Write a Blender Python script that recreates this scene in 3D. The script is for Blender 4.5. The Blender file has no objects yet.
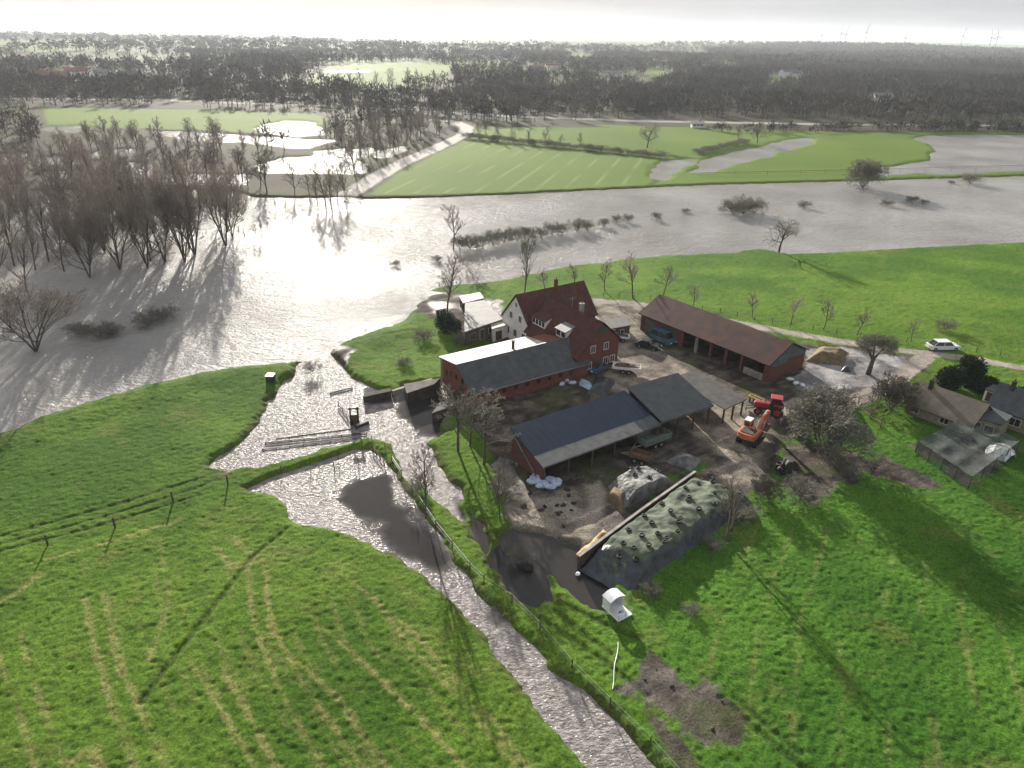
import bpy, math, random
import numpy as np
from mathutils import Vector, Matrix

# ------------------------------------------------------------------ camera, sky, sun, exposure
H = 48.0; F = 710.0; PITCH = math.radians(26.3); ROLL = math.radians(1.06)
fwd = np.array([0, math.cos(PITCH), -math.sin(PITCH)]); up0 = np.array([0, math.sin(PITCH), math.cos(PITCH)]); r0 = np.array([1, 0, 0.])
RT = r0*math.cos(ROLL) + up0*math.sin(ROLL); UP = -r0*math.sin(ROLL) + up0*math.cos(ROLL)
sc = bpy.context.scene; col = sc.collection
cam = bpy.data.objects.new('camera', bpy.data.cameras.new('camera')); col.objects.link(cam)
cam.data.sensor_width = 36; cam.data.lens = 36*F/1024; cam.data.clip_end = 60000; cam.data.clip_start = 0.5
m = Matrix.Identity(4)
for i in range(3):
    m[i][0] = RT[i]; m[i][1] = UP[i]; m[i][2] = -fwd[i]
m[2][3] = H
cam.matrix_world = m; sc.camera = cam

HAZE = 0.75e-4
SUN_EL = math.radians(15.5); SUN_AZ = math.radians(-15.4)      # azimuth from +Y, negative = to the left
sc.view_settings.view_transform = 'Standard'; sc.view_settings.look = 'None'; sc.view_settings.gamma = 1
sc.view_settings.use_curve_mapping = False
sc.view_settings.exposure = 1.3
w = bpy.data.worlds.new('World'); sc.world = w; w.use_nodes = True
nt = w.node_tree; N = nt.nodes; L = nt.links; N.clear()
sky = N.new('ShaderNodeTexSky'); sky.sky_type = 'NISHITA'; sky.sun_disc = False
sky.sun_elevation = SUN_EL; sky.sun_rotation = SUN_AZ; sky.air_density = 1.0; sky.dust_density = 2.0; sky.altitude = 50
tc = N.new('ShaderNodeTexCoord')
mp = N.new('ShaderNodeMapping'); mp.inputs['Scale'].default_value = (2.2, 2.2, 15.0)
nz = N.new('ShaderNodeTexNoise'); nz.inputs['Scale'].default_value = 2.2; nz.inputs['Detail'].default_value = 6; nz.inputs['Roughness'].default_value = .55
L.new(tc.outputs['Generated'], mp.inputs['Vector']); L.new(mp.outputs[0], nz.inputs['Vector'])
rp = N.new('ShaderNodeValToRGB'); rp.color_ramp.elements[0].position = .36; rp.color_ramp.elements[1].position = .66
rp.color_ramp.elements[0].color = (4.0, 4.1, 4.3, 1); rp.color_ramp.elements[1].color = (5.1, 5.15, 5.3, 1)
L.new(nz.outputs['Fac'], rp.inputs[0])
mx = N.new('ShaderNodeMix'); mx.data_type = 'RGBA'; mx.inputs[0].default_value = .965
L.new(sky.outputs[0], mx.inputs[6]); L.new(rp.outputs[0], mx.inputs[7])
bg = N.new('ShaderNodeBackground'); bg.inputs['Strength'].default_value = 0.05
out = N.new('ShaderNodeOutputWorld')
L.new(mx.outputs[2], bg.inputs[0]); L.new(bg.outputs[0], out.inputs[0])
sl = bpy.data.lights.new('sun', 'SUN'); sl.energy = 5.0; sl.angle = math.radians(0.6); sl.color = (1, .93, .82)
so = bpy.data.objects.new('sun', sl); col.objects.link(so)
sd_ = Vector((math.sin(SUN_AZ)*math.cos(SUN_EL), math.cos(SUN_AZ)*math.cos(SUN_EL), math.sin(SUN_EL)))
so.rotation_euler = sd_.to_track_quat('Z', 'Y').to_euler()
sc.cycles.max_bounces = 5; sc.cycles.diffuse_bounces = 2; sc.cycles.glossy_bounces = 2; sc.cycles.transparent_max_bounces = 6
sc.cycles.volume_bounces = 0; sc.cycles.use_denoising = True
sc.cycles.sample_clamp_indirect = 4; sc.cycles.sample_clamp_direct = 12

# ------------------------------------------------------------------ helpers
def P(px, py, z=0.5):
    """the place on the level z that the photograph shows at (px, py)"""
    d = fwd*F + RT*(px-512) + UP*(384-py)
    return d*((z-H)/d[2]) + np.array([0, 0, H])
def hpx(px, py, top, z=.5):
    """metres of a vertical thing standing at (px, py) whose top shows at row top"""
    p = P(px, py, z)
    lo, hi = 0.0, 60.0
    for _ in range(40):
        mid = (lo+hi)/2; v = p + np.array([0, 0, mid-H]); c = v@fwd
        if 384-F*(v@UP)/c > top: lo = mid
        else: hi = mid
    return lo
def wpx(px, py, n):
    v = P(px, py)-np.array([0, 0, H]); return n*(v@fwd)/F
rnd = random.Random(5); nr = np.random.default_rng(5)

def mat(name, c, c2=None, scale=2.0, rough=.8, bump=0.0, bscale=8.0, metal=0.0, wave=None, spec=.4, alpha=None, patch=None, tone=False, detail=5, pos=(.35, .65), coord='Object'):
    m = bpy.data.materials.new(name); m.use_nodes = True
    n = m.node_tree.nodes; l = m.node_tree.links; b = n['Principled BSDF']
    b.inputs['Roughness'].default_value = rough; b.inputs['Metallic'].default_value = metal
    b.inputs['Specular IOR Level'].default_value = spec
    t = n.new('ShaderNodeTexCoord')
    if c2 is None: c2 = tuple(x*.72 for x in c)
    z = n.new('ShaderNodeTexNoise'); z.inputs['Scale'].default_value = scale; z.inputs['Detail'].default_value = detail
    l.new(t.outputs[coord], z.inputs['Vector'])
    r = n.new('ShaderNodeValToRGB'); r.color_ramp.elements[0].position = pos[0]; r.color_ramp.elements[1].position = pos[1]
    r.color_ramp.elements[0].color = (*c2, 1); r.color_ramp.elements[1].color = (*c, 1)
    l.new(z.outputs['Fac'], r.inputs[0]); colr = r.outputs[0]
    hgt = None
    if patch:                                  # moss, rust or dirt in patches: (colour, scale, threshold)
        z3 = n.new('ShaderNodeTexNoise'); z3.inputs['Scale'].default_value = patch[1]; z3.inputs['Detail'].default_value = 7; z3.inputs['Roughness'].default_value = .65; l.new(t.outputs[coord], z3.inputs['Vector'])
        r3 = n.new('ShaderNodeMapRange'); r3.inputs[1].default_value = patch[2]; r3.inputs[2].default_value = patch[2]+.14; r3.inputs[4].default_value = .8; l.new(z3.outputs[0], r3.inputs[0])
        m3 = n.new('ShaderNodeMix'); m3.data_type = 'RGBA'; l.new(r3.outputs[0], m3.inputs[0]); l.new(colr, m3.inputs[6]); m3.inputs[7].default_value = (*patch[0], 1); colr = m3.outputs[2]
    if tone:
        if tone == 'attr': ia = n.new('ShaderNodeAttribute'); ia.attribute_name = 'tone'; so_ = ia.outputs['Fac']
        else: ia = n.new('ShaderNodeObjectInfo'); so_ = ia.outputs['Random']
        r4 = n.new('ShaderNodeValToRGB'); e4 = r4.color_ramp.elements; e4[0].position = 0; e4[0].color = (.55, .55, .5, 1); e4[1].position = 1; e4[1].color = (1.28, 1.25, 1.2, 1)
        k4 = r4.color_ramp.elements.new(.12 if tone == 'attr' else .02); k4.color = (.45, .62, .38, 1); k5 = r4.color_ramp.elements.new(.16 if tone == 'attr' else .04); k5.color = (.7, .66, .62, 1); k6 = r4.color_ramp.elements.new(.6); k6.color = (1, 1, 1, 1)
        l.new(so_, r4.inputs[0]); m4 = n.new('ShaderNodeMix'); m4.data_type = 'RGBA'; m4.blend_type = 'MULTIPLY'; m4.inputs[0].default_value = 1; l.new(colr, m4.inputs[6]); l.new(r4.outputs[0], m4.inputs[7]); colr = m4.outputs[2]
    if wave:                                   # (axis, period in metres, depth, colour factor)
        ax, per, dep, cf = wave
        s = n.new('ShaderNodeSeparateXYZ'); l.new(t.outputs[coord], s.inputs[0])
        a = n.new('ShaderNodeMath'); a.operation = 'MULTIPLY'; a.inputs[1].default_value = 2*math.pi/per; l.new(s.outputs['XYZ'.index(ax)], a.inputs[0])
        q = n.new('ShaderNodeMath'); q.operation = 'SINE'; l.new(a.outputs[0], q.inputs[0])
        hgt = q.outputs[0]
        k = n.new('ShaderNodeMath'); k.operation = 'MULTIPLY_ADD'; k.inputs[1].default_value = cf; k.inputs[2].default_value = 1-cf; l.new(q.outputs[0], k.inputs[0])
        mm = n.new('ShaderNodeMix'); mm.data_type = 'RGBA'; mm.blend_type = 'MULTIPLY'; mm.inputs[0].default_value = 1
        l.new(colr, mm.inputs[6]); l.new(k.outputs[0], mm.inputs[7]); colr = mm.outputs[2]
        bb = n.new('ShaderNodeBump'); bb.inputs['Strength'].default_value = .8; bb.inputs['Distance'].default_value = dep
        l.new(hgt, bb.inputs['Height']); l.new(bb.outputs[0], b.inputs['Normal'])
    elif bump:
        z2 = n.new('ShaderNodeTexNoise'); z2.inputs['Scale'].default_value = bscale; z2.inputs['Detail'].default_value = 4; l.new(t.outputs[coord], z2.inputs['Vector'])
        bb = n.new('ShaderNodeBump'); bb.inputs['Strength'].default_value = .8; bb.inputs['Distance'].default_value = bump
        l.new(z2.outputs['Fac'], bb.inputs['Height']); l.new(bb.outputs[0], b.inputs['Normal'])
    l.new(colr, b.inputs['Base Color'])
    if alpha is not None: b.inputs['Alpha'].default_value = alpha
    return m

def mesh_np(name, V, Fc, m, parent=None, smooth=False):
    """V (n,3); Fc (k,3) or (k,4) index arrays, or a list of such"""
    V = np.asarray(V, dtype=np.float32)
    if not isinstance(Fc, list): Fc = [Fc]
    Fc = [np.asarray(f, dtype=np.int32) for f in Fc if len(f)]
    me = bpy.data.meshes.new(name)
    me.vertices.add(len(V)); me.vertices.foreach_set('co', V.ravel())
    nl = sum(f.size for f in Fc); npoly = sum(len(f) for f in Fc)
    me.loops.add(nl); me.loops.foreach_set('vertex_index', np.concatenate([f.ravel() for f in Fc]))
    me.polygons.add(npoly)
    tot = np.concatenate([np.full(len(f), f.shape[1], np.int32) for f in Fc])
    st = np.concatenate([[0], np.cumsum(tot)[:-1]]).astype(np.int32)
    me.polygons.foreach_set('loop_start', st); me.polygons.foreach_set('loop_total', tot)
    if smooth: me.polygons.foreach_set('use_smooth', np.ones(npoly, dtype=bool))
    me.update(calc_edges=True)
    me.materials.append(m)
    o = bpy.data.objects.new(name, me); col.objects.link(o)
    if parent is not None: o.parent = parent
    return o

class MB:
    """collects shapes of ONE part, builds them as one mesh"""
    def __init__(s): s.v = []; s.f = []
    def add(s, vs, fs):
        k = len(s.v); s.v += [tuple(map(float, v)) for v in vs]; s.f += [tuple(i+k for i in f) for f in fs]; return s
    def box(s, c, d, rz=0, taper=1.0, rx=0, ry=0):
        M = Matrix.Translation(Vector(c)) @ Matrix.Rotation(rz, 4, 'Z') @ Matrix.Rotation(ry, 4, 'Y') @ Matrix.Rotation(rx, 4, 'X')
        x, y, z = d[0]/2, d[1]/2, d[2]/2; t = taper
        vs = [(-x, -y, -z), (x, -y, -z), (x, y, -z), (-x, y, -z), (-x*t, -y*t, z), (x*t, -y*t, z), (x*t, y*t, z), (-x*t, y*t, z)]
        return s.add([M @ Vector(v) for v in vs], [(3, 2, 1, 0), (4, 5, 6, 7), (0, 1, 5, 4), (1, 2, 6, 5), (2, 3, 7, 6), (3, 0, 4, 7)])
    def tube(s, a, b, ra, rb=None, n=8, cap=True):
        a = Vector(a); b = Vector(b); rb = ra if rb is None else rb
        d = (b-a).normalized(); u = d.orthogonal().normalized(); w_ = d.cross(u)
        vs = [a+(u*math.cos(t)+w_*math.sin(t))*ra for t in [2*math.pi*i/n for i in range(n)]] + [b+(u*math.cos(t)+w_*math.sin(t))*rb for t in [2*math.pi*i/n for i in range(n)]]
        fs = [(i, (i+1) % n, n+(i+1) % n, n+i) for i in range(n)]
        if cap: fs += [tuple(range(n-1, -1, -1)), tuple(range(n, 2*n))]
        return s.add(vs, fs)
    def prism(s, prof, a, b, axis='y'):
        """closed profile (u,v) swept from a to b along axis; y: profile in x,z; x: profile in y,z; z: profile in x,y"""
        n = len(prof)
        def q(u, v, t): return {'y': (u, t, v), 'x': (t, u, v), 'z': (u, v, t)}[axis]
        vs = [q(u, v, a) for u, v in prof]+[q(u, v, b) for u, v in prof]
        return s.add(vs, [(i, (i+1) % n, n+(i+1) % n, n+i) for i in range(n)]+[tuple(range(n-1, -1, -1)), tuple(range(n, 2*n))])
    def slab(s, pts, th):
        """quad or polygon in space given thickness th downwards"""
        n = len(pts); vs = [tuple(p) for p in pts]+[(p[0], p[1], p[2]-th) for p in pts]
        return s.add(vs, [tuple(range(n)), tuple(range(2*n-1, n-1, -1))]+[(i, n+i, n+(i+1) % n, (i+1) % n) for i in range(n)])
    def blob(s, c, r, seg=10, rings=6, jit=.12, seed=1, flat=False):
        g = random.Random(seed); c = Vector(c); vs = []; 
        for j in range(rings+1):
            ph = math.pi*j/rings
            for i in range(seg):
                t = 2*math.pi*i/seg; k = 1+g.uniform(-jit, jit)
                z = math.cos(ph)
                if flat and z < 0: z = 0
                vs.append(c+Vector((r[0]*math.sin(ph)*math.cos(t)*k, r[1]*math.sin(ph)*math.sin(t)*k, r[2]*z*k)))
        fs = [(j*seg+i, (j+1)*seg+i, (j+1)*seg+(i+1) % seg, j*seg+(i+1) % seg) for j in range(rings) for i in range(seg)]
        return s.add(vs, fs)
    def build(s, name, m, parent=None, smooth=False, bevel=0):
        me = bpy.data.meshes.new(name); me.from_pydata(s.v, [], s.f); me.update(); me.materials.append(m)
        if smooth: me.polygons.foreach_set('use_smooth', np.ones(len(me.polygons), dtype=bool))
        o = bpy.data.objects.new(name, me); col.objects.link(o)
        if parent is not None: o.parent = parent
        if bevel:
            bm = o.modifiers.new('b', 'BEVEL'); bm.width = bevel; bm.segments = 2; bm.limit_method = 'ANGLE'
        return o

def tag(o, label=None, cat=None, group=None, kind=None):
    if label: o['label'] = label
    if cat: o['category'] = cat
    if group: o['group'] = group
    if kind: o['kind'] = kind
    return o
def thing(name, label, cat, loc=(0, 0, 0), rz=0, group=None):
    o = bpy.data.objects.new(name, None); col.objects.link(o); o.empty_display_size = .2
    o.location = tuple(map(float, loc)); o.rotation_euler = (0, 0, rz)
    return tag(o, label, cat, group)
def copy_tree(o, parent=None):
    c = o.copy(); col.objects.link(c)
    if parent is not None: c.parent = parent
    for ch in KIDS.get(o.name, []) or [x for x in o.children]: copy_tree(ch, c)
    return c
KIDS = {}

# ------------------------------------------------------------------ noise and distance fields (world space)
_T = nr.random((256, 256)).astype(np.float32)
def vn(x, y, s, seed=0):
    x = x/s+seed*17.3+1000; y = y/s+seed*7.7+1000
    xi = np.floor(x).astype(np.int64); yi = np.floor(y).astype(np.int64); fx = (x-xi).astype(np.float32); fy = (y-yi).astype(np.float32)
    fx = fx*fx*(3-2*fx); fy = fy*fy*(3-2*fy)
    a = _T[xi & 255, yi & 255]; b = _T[(xi+1) & 255, yi & 255]; c = _T[xi & 255, (yi+1) & 255]; d = _T[(xi+1) & 255, (yi+1) & 255]
    return (a*(1-fx)+b*fx)*(1-fy)+(c*(1-fx)+d*fx)*fy-.5
def fbm(x, y, s, o=4, seed=0):
    return sum(vn(x*math.cos(i)+y*math.sin(i), y*math.cos(i)-x*math.sin(i), s/2**i, seed+i)/2**i for i in range(o))
def w2(pts, z=0.3): return np.array([P(a, b, z)[:2] for a, b in pts])
def sdist(X, Y, poly, margin=8.0):
    """signed distance in metres, positive inside; -margin outside the margin"""
    r = np.full(X.shape, -margin, np.float32)
    x0, y0 = poly.min(0)-margin; x1, y1 = poly.max(0)+margin
    k = np.where((X > x0) & (X < x1) & (Y > y0) & (Y < y1))[0]
    if not len(k): return r
    x = X[k]; y = Y[k]; d = np.full(len(k), 1e9); ins = np.zeros(len(k), bool)
    n = len(poly)
    for i in range(n):
        ax, ay = poly[i]; bx, by = poly[(i+1) % n]
        ex, ey = bx-ax, by-ay; t = np.clip(((x-ax)*ex+(y-ay)*ey)/(ex*ex+ey*ey+1e-9), 0, 1)
        d = np.minimum(d, (x-ax-t*ex)**2+(y-ay-t*ey)**2)
        if ay != by:
            ins ^= ((ay > y) != (by > y)) & (x < (bx-ax)*(y-ay)/(by-ay)+ax)
    d = np.sqrt(d); r[k] = np.maximum(np.where(ins, d, -d), -margin); return r
def ldist(X, Y, line, margin=6.0):
    """distance to a polyline"""
    r = np.full(X.shape, margin, np.float32)
    x0, y0 = line.min(0)-margin; x1, y1 = line.max(0)+margin
    k = np.where((X > x0) & (X < x1) & (Y > y0) & (Y < y1))[0]
    if not len(k): return r
    x = X[k]; y = Y[k]; d = np.full(len(k), margin**2)
    for i in range(len(line)-1):
        ax, ay = line[i]; bx, by = line[i+1]; ex, ey = bx-ax, by-ay
        t = np.clip(((x-ax)*ex+(y-ay)*ey)/(ex*ex+ey*ey+1e-9), 0, 1)
        d = np.minimum(d, (x-ax-t*ex)**2+(y-ay-t*ey)**2)
    r[k] = np.sqrt(d); return r
def ss(x, a, b):
    t = np.clip((x-a)/(b-a), 0, 1); return t*t*(3-2*t)

# ------------------------------------------------------------------ zones, outlined in the photograph and laid on the ground
RIVER = w2([(-400, 560), (0, 433), (60, 412), (130, 391), (200, 373), (250, 366), (300, 361), (330, 353), (338, 345), (380, 330), (400, 322), (415, 308), (424, 300), (430, 291), (451, 286), (501, 282),
    (532, 274), (573, 266), (598, 264), (641, 258), (700, 255), (735, 253), (757, 249), (790, 255), (830, 253), (900, 249), (1024, 243), (1500, 228),
    (1500, 160), (1024, 176), (860, 181), (740, 184), (680, 186), (600, 190), (500, 195), (420, 198), (362, 199), (350, 197), (300, 198), (255, 197), (235, 192), (150, 186), (60, 190), (-400, 205)], 0)
FLOOD = [
    # upper sheet between the breach and the bank
    w2([(300, 364), (330, 350), (340, 362), (352, 378), (375, 390), (400, 394), (408, 386), (440, 384), (441, 432), (428, 444), (400, 446), (375, 440), (318, 452), (272, 464), (225, 474), (212, 466), (232, 448), (255, 425), (272, 402), (283, 385), (296, 374)], 0),
    # lower sheet and the ditch it runs into
    w2([(246, 488), (275, 473), (322, 460), (372, 447), (384, 458), (392, 476), (410, 498), (428, 520), (448, 548), (470, 580), (514, 626), (560, 676), (604, 717), (655, 765), (675, 790), (612, 790), (590, 766), (545, 722), (512, 674), (470, 622), (432, 584), (400, 562), (345, 534), (296, 522), (284, 505)], 0),
    # the flooded corner by the stable
    w2([(390, 440), (425, 446), (442, 470), (458, 495), (474, 528), (455, 520), (430, 498), (408, 475), (396, 455)], 0),
    w2([(500, 455), (512, 462), (520, 480), (508, 488), (498, 475)], 0),
    # the brown puddle in front of the clamps
    w2([(488, 560), (498, 540), (512, 526), (536, 535), (578, 546), (588, 567), (600, 585), (612, 600), (606, 612), (592, 608), (572, 592), (549, 574), (556, 600), (536, 613), (514, 602), (498, 584)], 0),
    w2([(462, 505), (480, 520), (492, 545), (486, 556), (474, 540)], 0)]
FARWATER = [w2(p, 0) for p in (
    [(265, 166), (285, 159), (330, 158), (362, 164), (358, 173), (300, 174), (268, 171)],
    [(253, 129), (285, 121), (305, 121), (322, 135), (300, 137), (275, 134)],
    [(48, 127), (80, 126), (76, 132), (60, 133)],
    [(150, 131), (250, 136), (330, 141), (300, 148), (250, 143), (180, 139)],
    [(318, 152), (342, 149), (340, 155), (322, 157)], [(348, 152), (368, 149), (362, 157), (348, 159)], [(378, 152), (402, 147), (398, 154), (380, 157)],
    [(0, 155), (15, 155), (14, 166), (0, 166)], [(40, 158), (80, 156), (78, 163), (42, 165)], [(105, 150), (132, 149), (130, 156), (106, 157)], [(90, 163), (150, 165), (140, 172), (95, 171)],
    [(60, 172), (240, 176), (235, 184), (60, 182)],
    [(912, 138), (960, 135), (1024, 136), (1400, 128), (1400, 163), (1024, 170), (880, 175), (860, 174), (885, 168), (925, 163), (945, 153), (935, 145)],
    [(690, 173), (712, 160), (742, 152), (775, 144), (808, 139), (806, 143), (770, 154), (730, 166), (712, 172)],
    [(656, 178), (668, 162), (690, 160), (688, 164), (672, 175), (662, 180)],
    [(385, 40), (440, 41), (440, 43), (385, 42)], [(305, 56), (335, 56), (338, 59), (305, 59)],
    [(60, 72), (100, 76), (110, 80), (60, 79)], [(325, 71), (370, 70), (370, 72), (325, 73)])]
BANK = w2([(225, 486), (232, 475), (269, 462), (318, 449), (369, 434), (375, 440), (322, 458), (276, 472), (245, 487)], .5)
FIELDS = [w2(p, .3) for p in (
    [(42, 108), (180, 110), (310, 113), (330, 120), (322, 136), (250, 133), (150, 129), (48, 127)],
    [(366, 195), (400, 172), (440, 152), (470, 138), (540, 144), (600, 149), (668, 157), (650, 184), (560, 190), (470, 194)],
    [(470, 126), (560, 128), (620, 128), (670, 134), (738, 138), (700, 158), (660, 156), (600, 149), (480, 140)],
    [(590, 125), (700, 128), (760, 134), (740, 138), (620, 129)],
    [(700, 174), (745, 158), (810, 139), (900, 136), (942, 146), (945, 155), (900, 167), (800, 173), (700, 179)],
    [(655, 187), (680, 176), (900, 171), (1100, 168), (1100, 176), (860, 183), (740, 186)],
    [(330, 66), (410, 62), (452, 66), (445, 80), (370, 92), (300, 84)], [(460, 66), (505, 66), (503, 71), (462, 71)], [(575, 55), (592, 56), (588, 62), (570, 60)],
    [(60, 35), (140, 36), (130, 42), (60, 41)], [(30, 46), (60, 47), (60, 53), (30, 52)], [(540, 50), (570, 49), (572, 53), (545, 54)], [(650, 72), (672, 73), (665, 80), (650, 78)],
    [(770, 80), (795, 78), (795, 84), (772, 86)], [(830, 75), (900, 77), (890, 80), (835, 79)], [(880, 48), (960, 49), (960, 51), (880, 51)], [(550, 88), (575, 86), (572, 92), (552, 93)],
    [(90, 155), (130, 160), (120, 178), (92, 172)], [(310, 150), (370, 146), (372, 160), (315, 162)],
    [(368, 196), (472, 137), (474, 127), (700, 129), (860, 133), (1400, 132), (1400, 168), (860, 184), (660, 190), (500, 197)])]
ROUGHS = w2([(-300, 205), (60, 190), (150, 186), (235, 192), (255, 197), (350, 201), (500, 199), (660, 191), (860, 184), (1400, 164), (1400, 55.5), (-400, 22)], .3)
DIRT = [w2(p, .5) for p in (
    [(585, 298), (650, 304), (812, 344), (850, 346), (905, 353), (930, 362), (915, 376), (872, 390), (852, 404), (825, 425), (790, 440), (770, 470), (755, 478), (745, 490), (735, 480), (700, 465), (660, 480), (620, 520), (590, 548),
     (560, 545), (530, 540), (508, 528), (499, 490), (500, 460), (480, 425), (440, 405), (432, 385), (520, 330), (560, 335)],
    [(628, 662), (650, 650), (690, 674), (745, 708), (757, 735), (742, 750), (702, 757), (680, 722), (645, 706), (622, 690)],
    [(780, 440), (830, 447), (900, 463), (945, 487), (918, 489), (868, 476), (812, 500), (790, 486)],
    [(915, 447), (962, 425), (1010, 455), (1005, 470), (966, 487)],
    [(336, 345), (350, 352), (340, 372), (318, 366), (310, 362)],
    [(424, 292), (452, 292), (500, 300), (502, 325), (470, 340), (448, 335), (430, 315), (416, 312)],
    [(590, 560), (610, 520), (700, 465), (770, 470), (748, 505), (700, 520), (640, 560), (600, 600)],
    [(640, 700), (700, 760), (760, 800), (700, 800)])]
PALE_SUNLIT = [w2(p, .5) for p in (  # pale yard concrete; its sunlit look is painted into the ground colour
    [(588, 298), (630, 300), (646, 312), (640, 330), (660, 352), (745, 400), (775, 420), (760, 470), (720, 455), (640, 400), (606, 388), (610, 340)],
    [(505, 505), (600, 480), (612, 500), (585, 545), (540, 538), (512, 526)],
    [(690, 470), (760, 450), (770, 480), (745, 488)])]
ASH = w2([(805, 350), (840, 347), (892, 356), (922, 363), (905, 377), (868, 388), (800, 390), (792, 378), (806, 368)], .5)
LANES = [(w2(p, .5), wd) for p, wd in (
    ([(588, 300), (640, 304), (700, 315), (760, 327), (830, 340), (900, 350), (940, 355), (985, 361), (1030, 369), (1150, 392)], 2.3),
    ([(925, 358), (905, 372), (880, 390), (850, 403), (805, 402), (775, 412)], 2.6))]
FARLANE = w2([(346, 196), (372, 180), (405, 162), (440, 147), (464, 135), (467, 128), (455, 122), (430, 120)], .3)
FARROADS = [w2(p, .3) for p in ([(-300, 96), (150, 100), (320, 106), (440, 112), (520, 117), (660, 122), (860, 125), (1100, 127)], [(60, 80), (160, 84), (330, 88), (480, 95)], [(330, 46), (420, 46), (470, 50)])]
DITCHES = [(w2(p, .3), wd) for p, wd in (
    ([(362, 198), (500, 194), (600, 189), (650, 186), (675, 168), (720, 158)], 2.0), ([(475, 137), (540, 142), (600, 149), (668, 157)], 2.5),
    ([(655, 188), (740, 186), (860, 183), (1040, 178)], 1.0), ([(291, 527), (253, 557), (187, 643), (141, 704)], .22),
    ([(495, 532), (520, 560), (552, 600), (604, 625), (640, 640)], .3), ([(540, 618), (600, 660), (650, 700)], .22), ([(556, 612), (610, 655)], .22), ([(720, 700), (790, 760), (830, 790)], .3), ([(735, 700), (800, 755)], .2),
    ([(875, 470), (980, 540)], .3))]
TRACKS = [w2(p, .5) for p in (
    [(0, 536), (60, 519), (126, 501), (200, 478), (233, 466)], [(0, 544), (60, 528), (126, 509), (190, 490), (236, 472)], [(0, 551), (70, 533), (130, 516), (200, 494)],
    [(330, 345), (420, 330)], [(560, 200), (640, 196)])]
DRY = [(w2(p, .5), wd) for p, wd in (
    ([(83, 597), (96, 653), (121, 734), (140, 780)], .28), ([(104, 592), (119, 663), (147, 724), (175, 780)], .32), ([(-10, 635), (15, 700), (38, 780)], .25), ([(20, 633), (40, 700), (66, 765)], .2),
    ([(247, 567), (253, 623), (280, 690), (325, 768)], .22), ([(265, 560), (270, 623), (303, 683), (364, 770)], .3), ([(190, 658), (217, 704), (243, 744), (258, 780)], .35), ([(222, 668), (248, 714), (282, 780)], .3),
    ([(374, 597), (415, 653), (455, 693), (515, 765)], .15), ([(324, 628), (374, 673), (435, 734), (470, 775)], .15), ([(290, 655), (340, 700), (392, 775)], .22), ([(350, 580), (420, 640), (500, 730), (530, 775)], .1),
    ([(228, 535), (262, 560), (232, 566), (215, 548)], .5), ([(0, 600), (14, 595), (40, 575)], .5), ([(70, 765), (92, 745), (100, 770)], .6), ([(160, 540), (170, 600), (150, 660)], .1), ([(45, 560), (100, 545), (180, 520)], .15))]
FAINT = [w2([(a+(b-a)*k/13+rnd.uniform(-3, 3), c+(e-c)*k/13) for a, b, c, e in ((83, 390, 560, 560), (92, 420, 640, 640), (118, 465, 710, 700), (140, 540, 785, 780))], .5) for k in range(14)]
FAINT += [w2([(a-k*7, b+k*4) for a, b in ((560, 700), (480, 640), (400, 585), (330, 555), (262, 545))], .5) for k in range(5)]+[w2([(760+k*34, 520+k*6), (720+k*40, 620), (690+k*50, 770)], .5) for k in range(8)]
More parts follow.
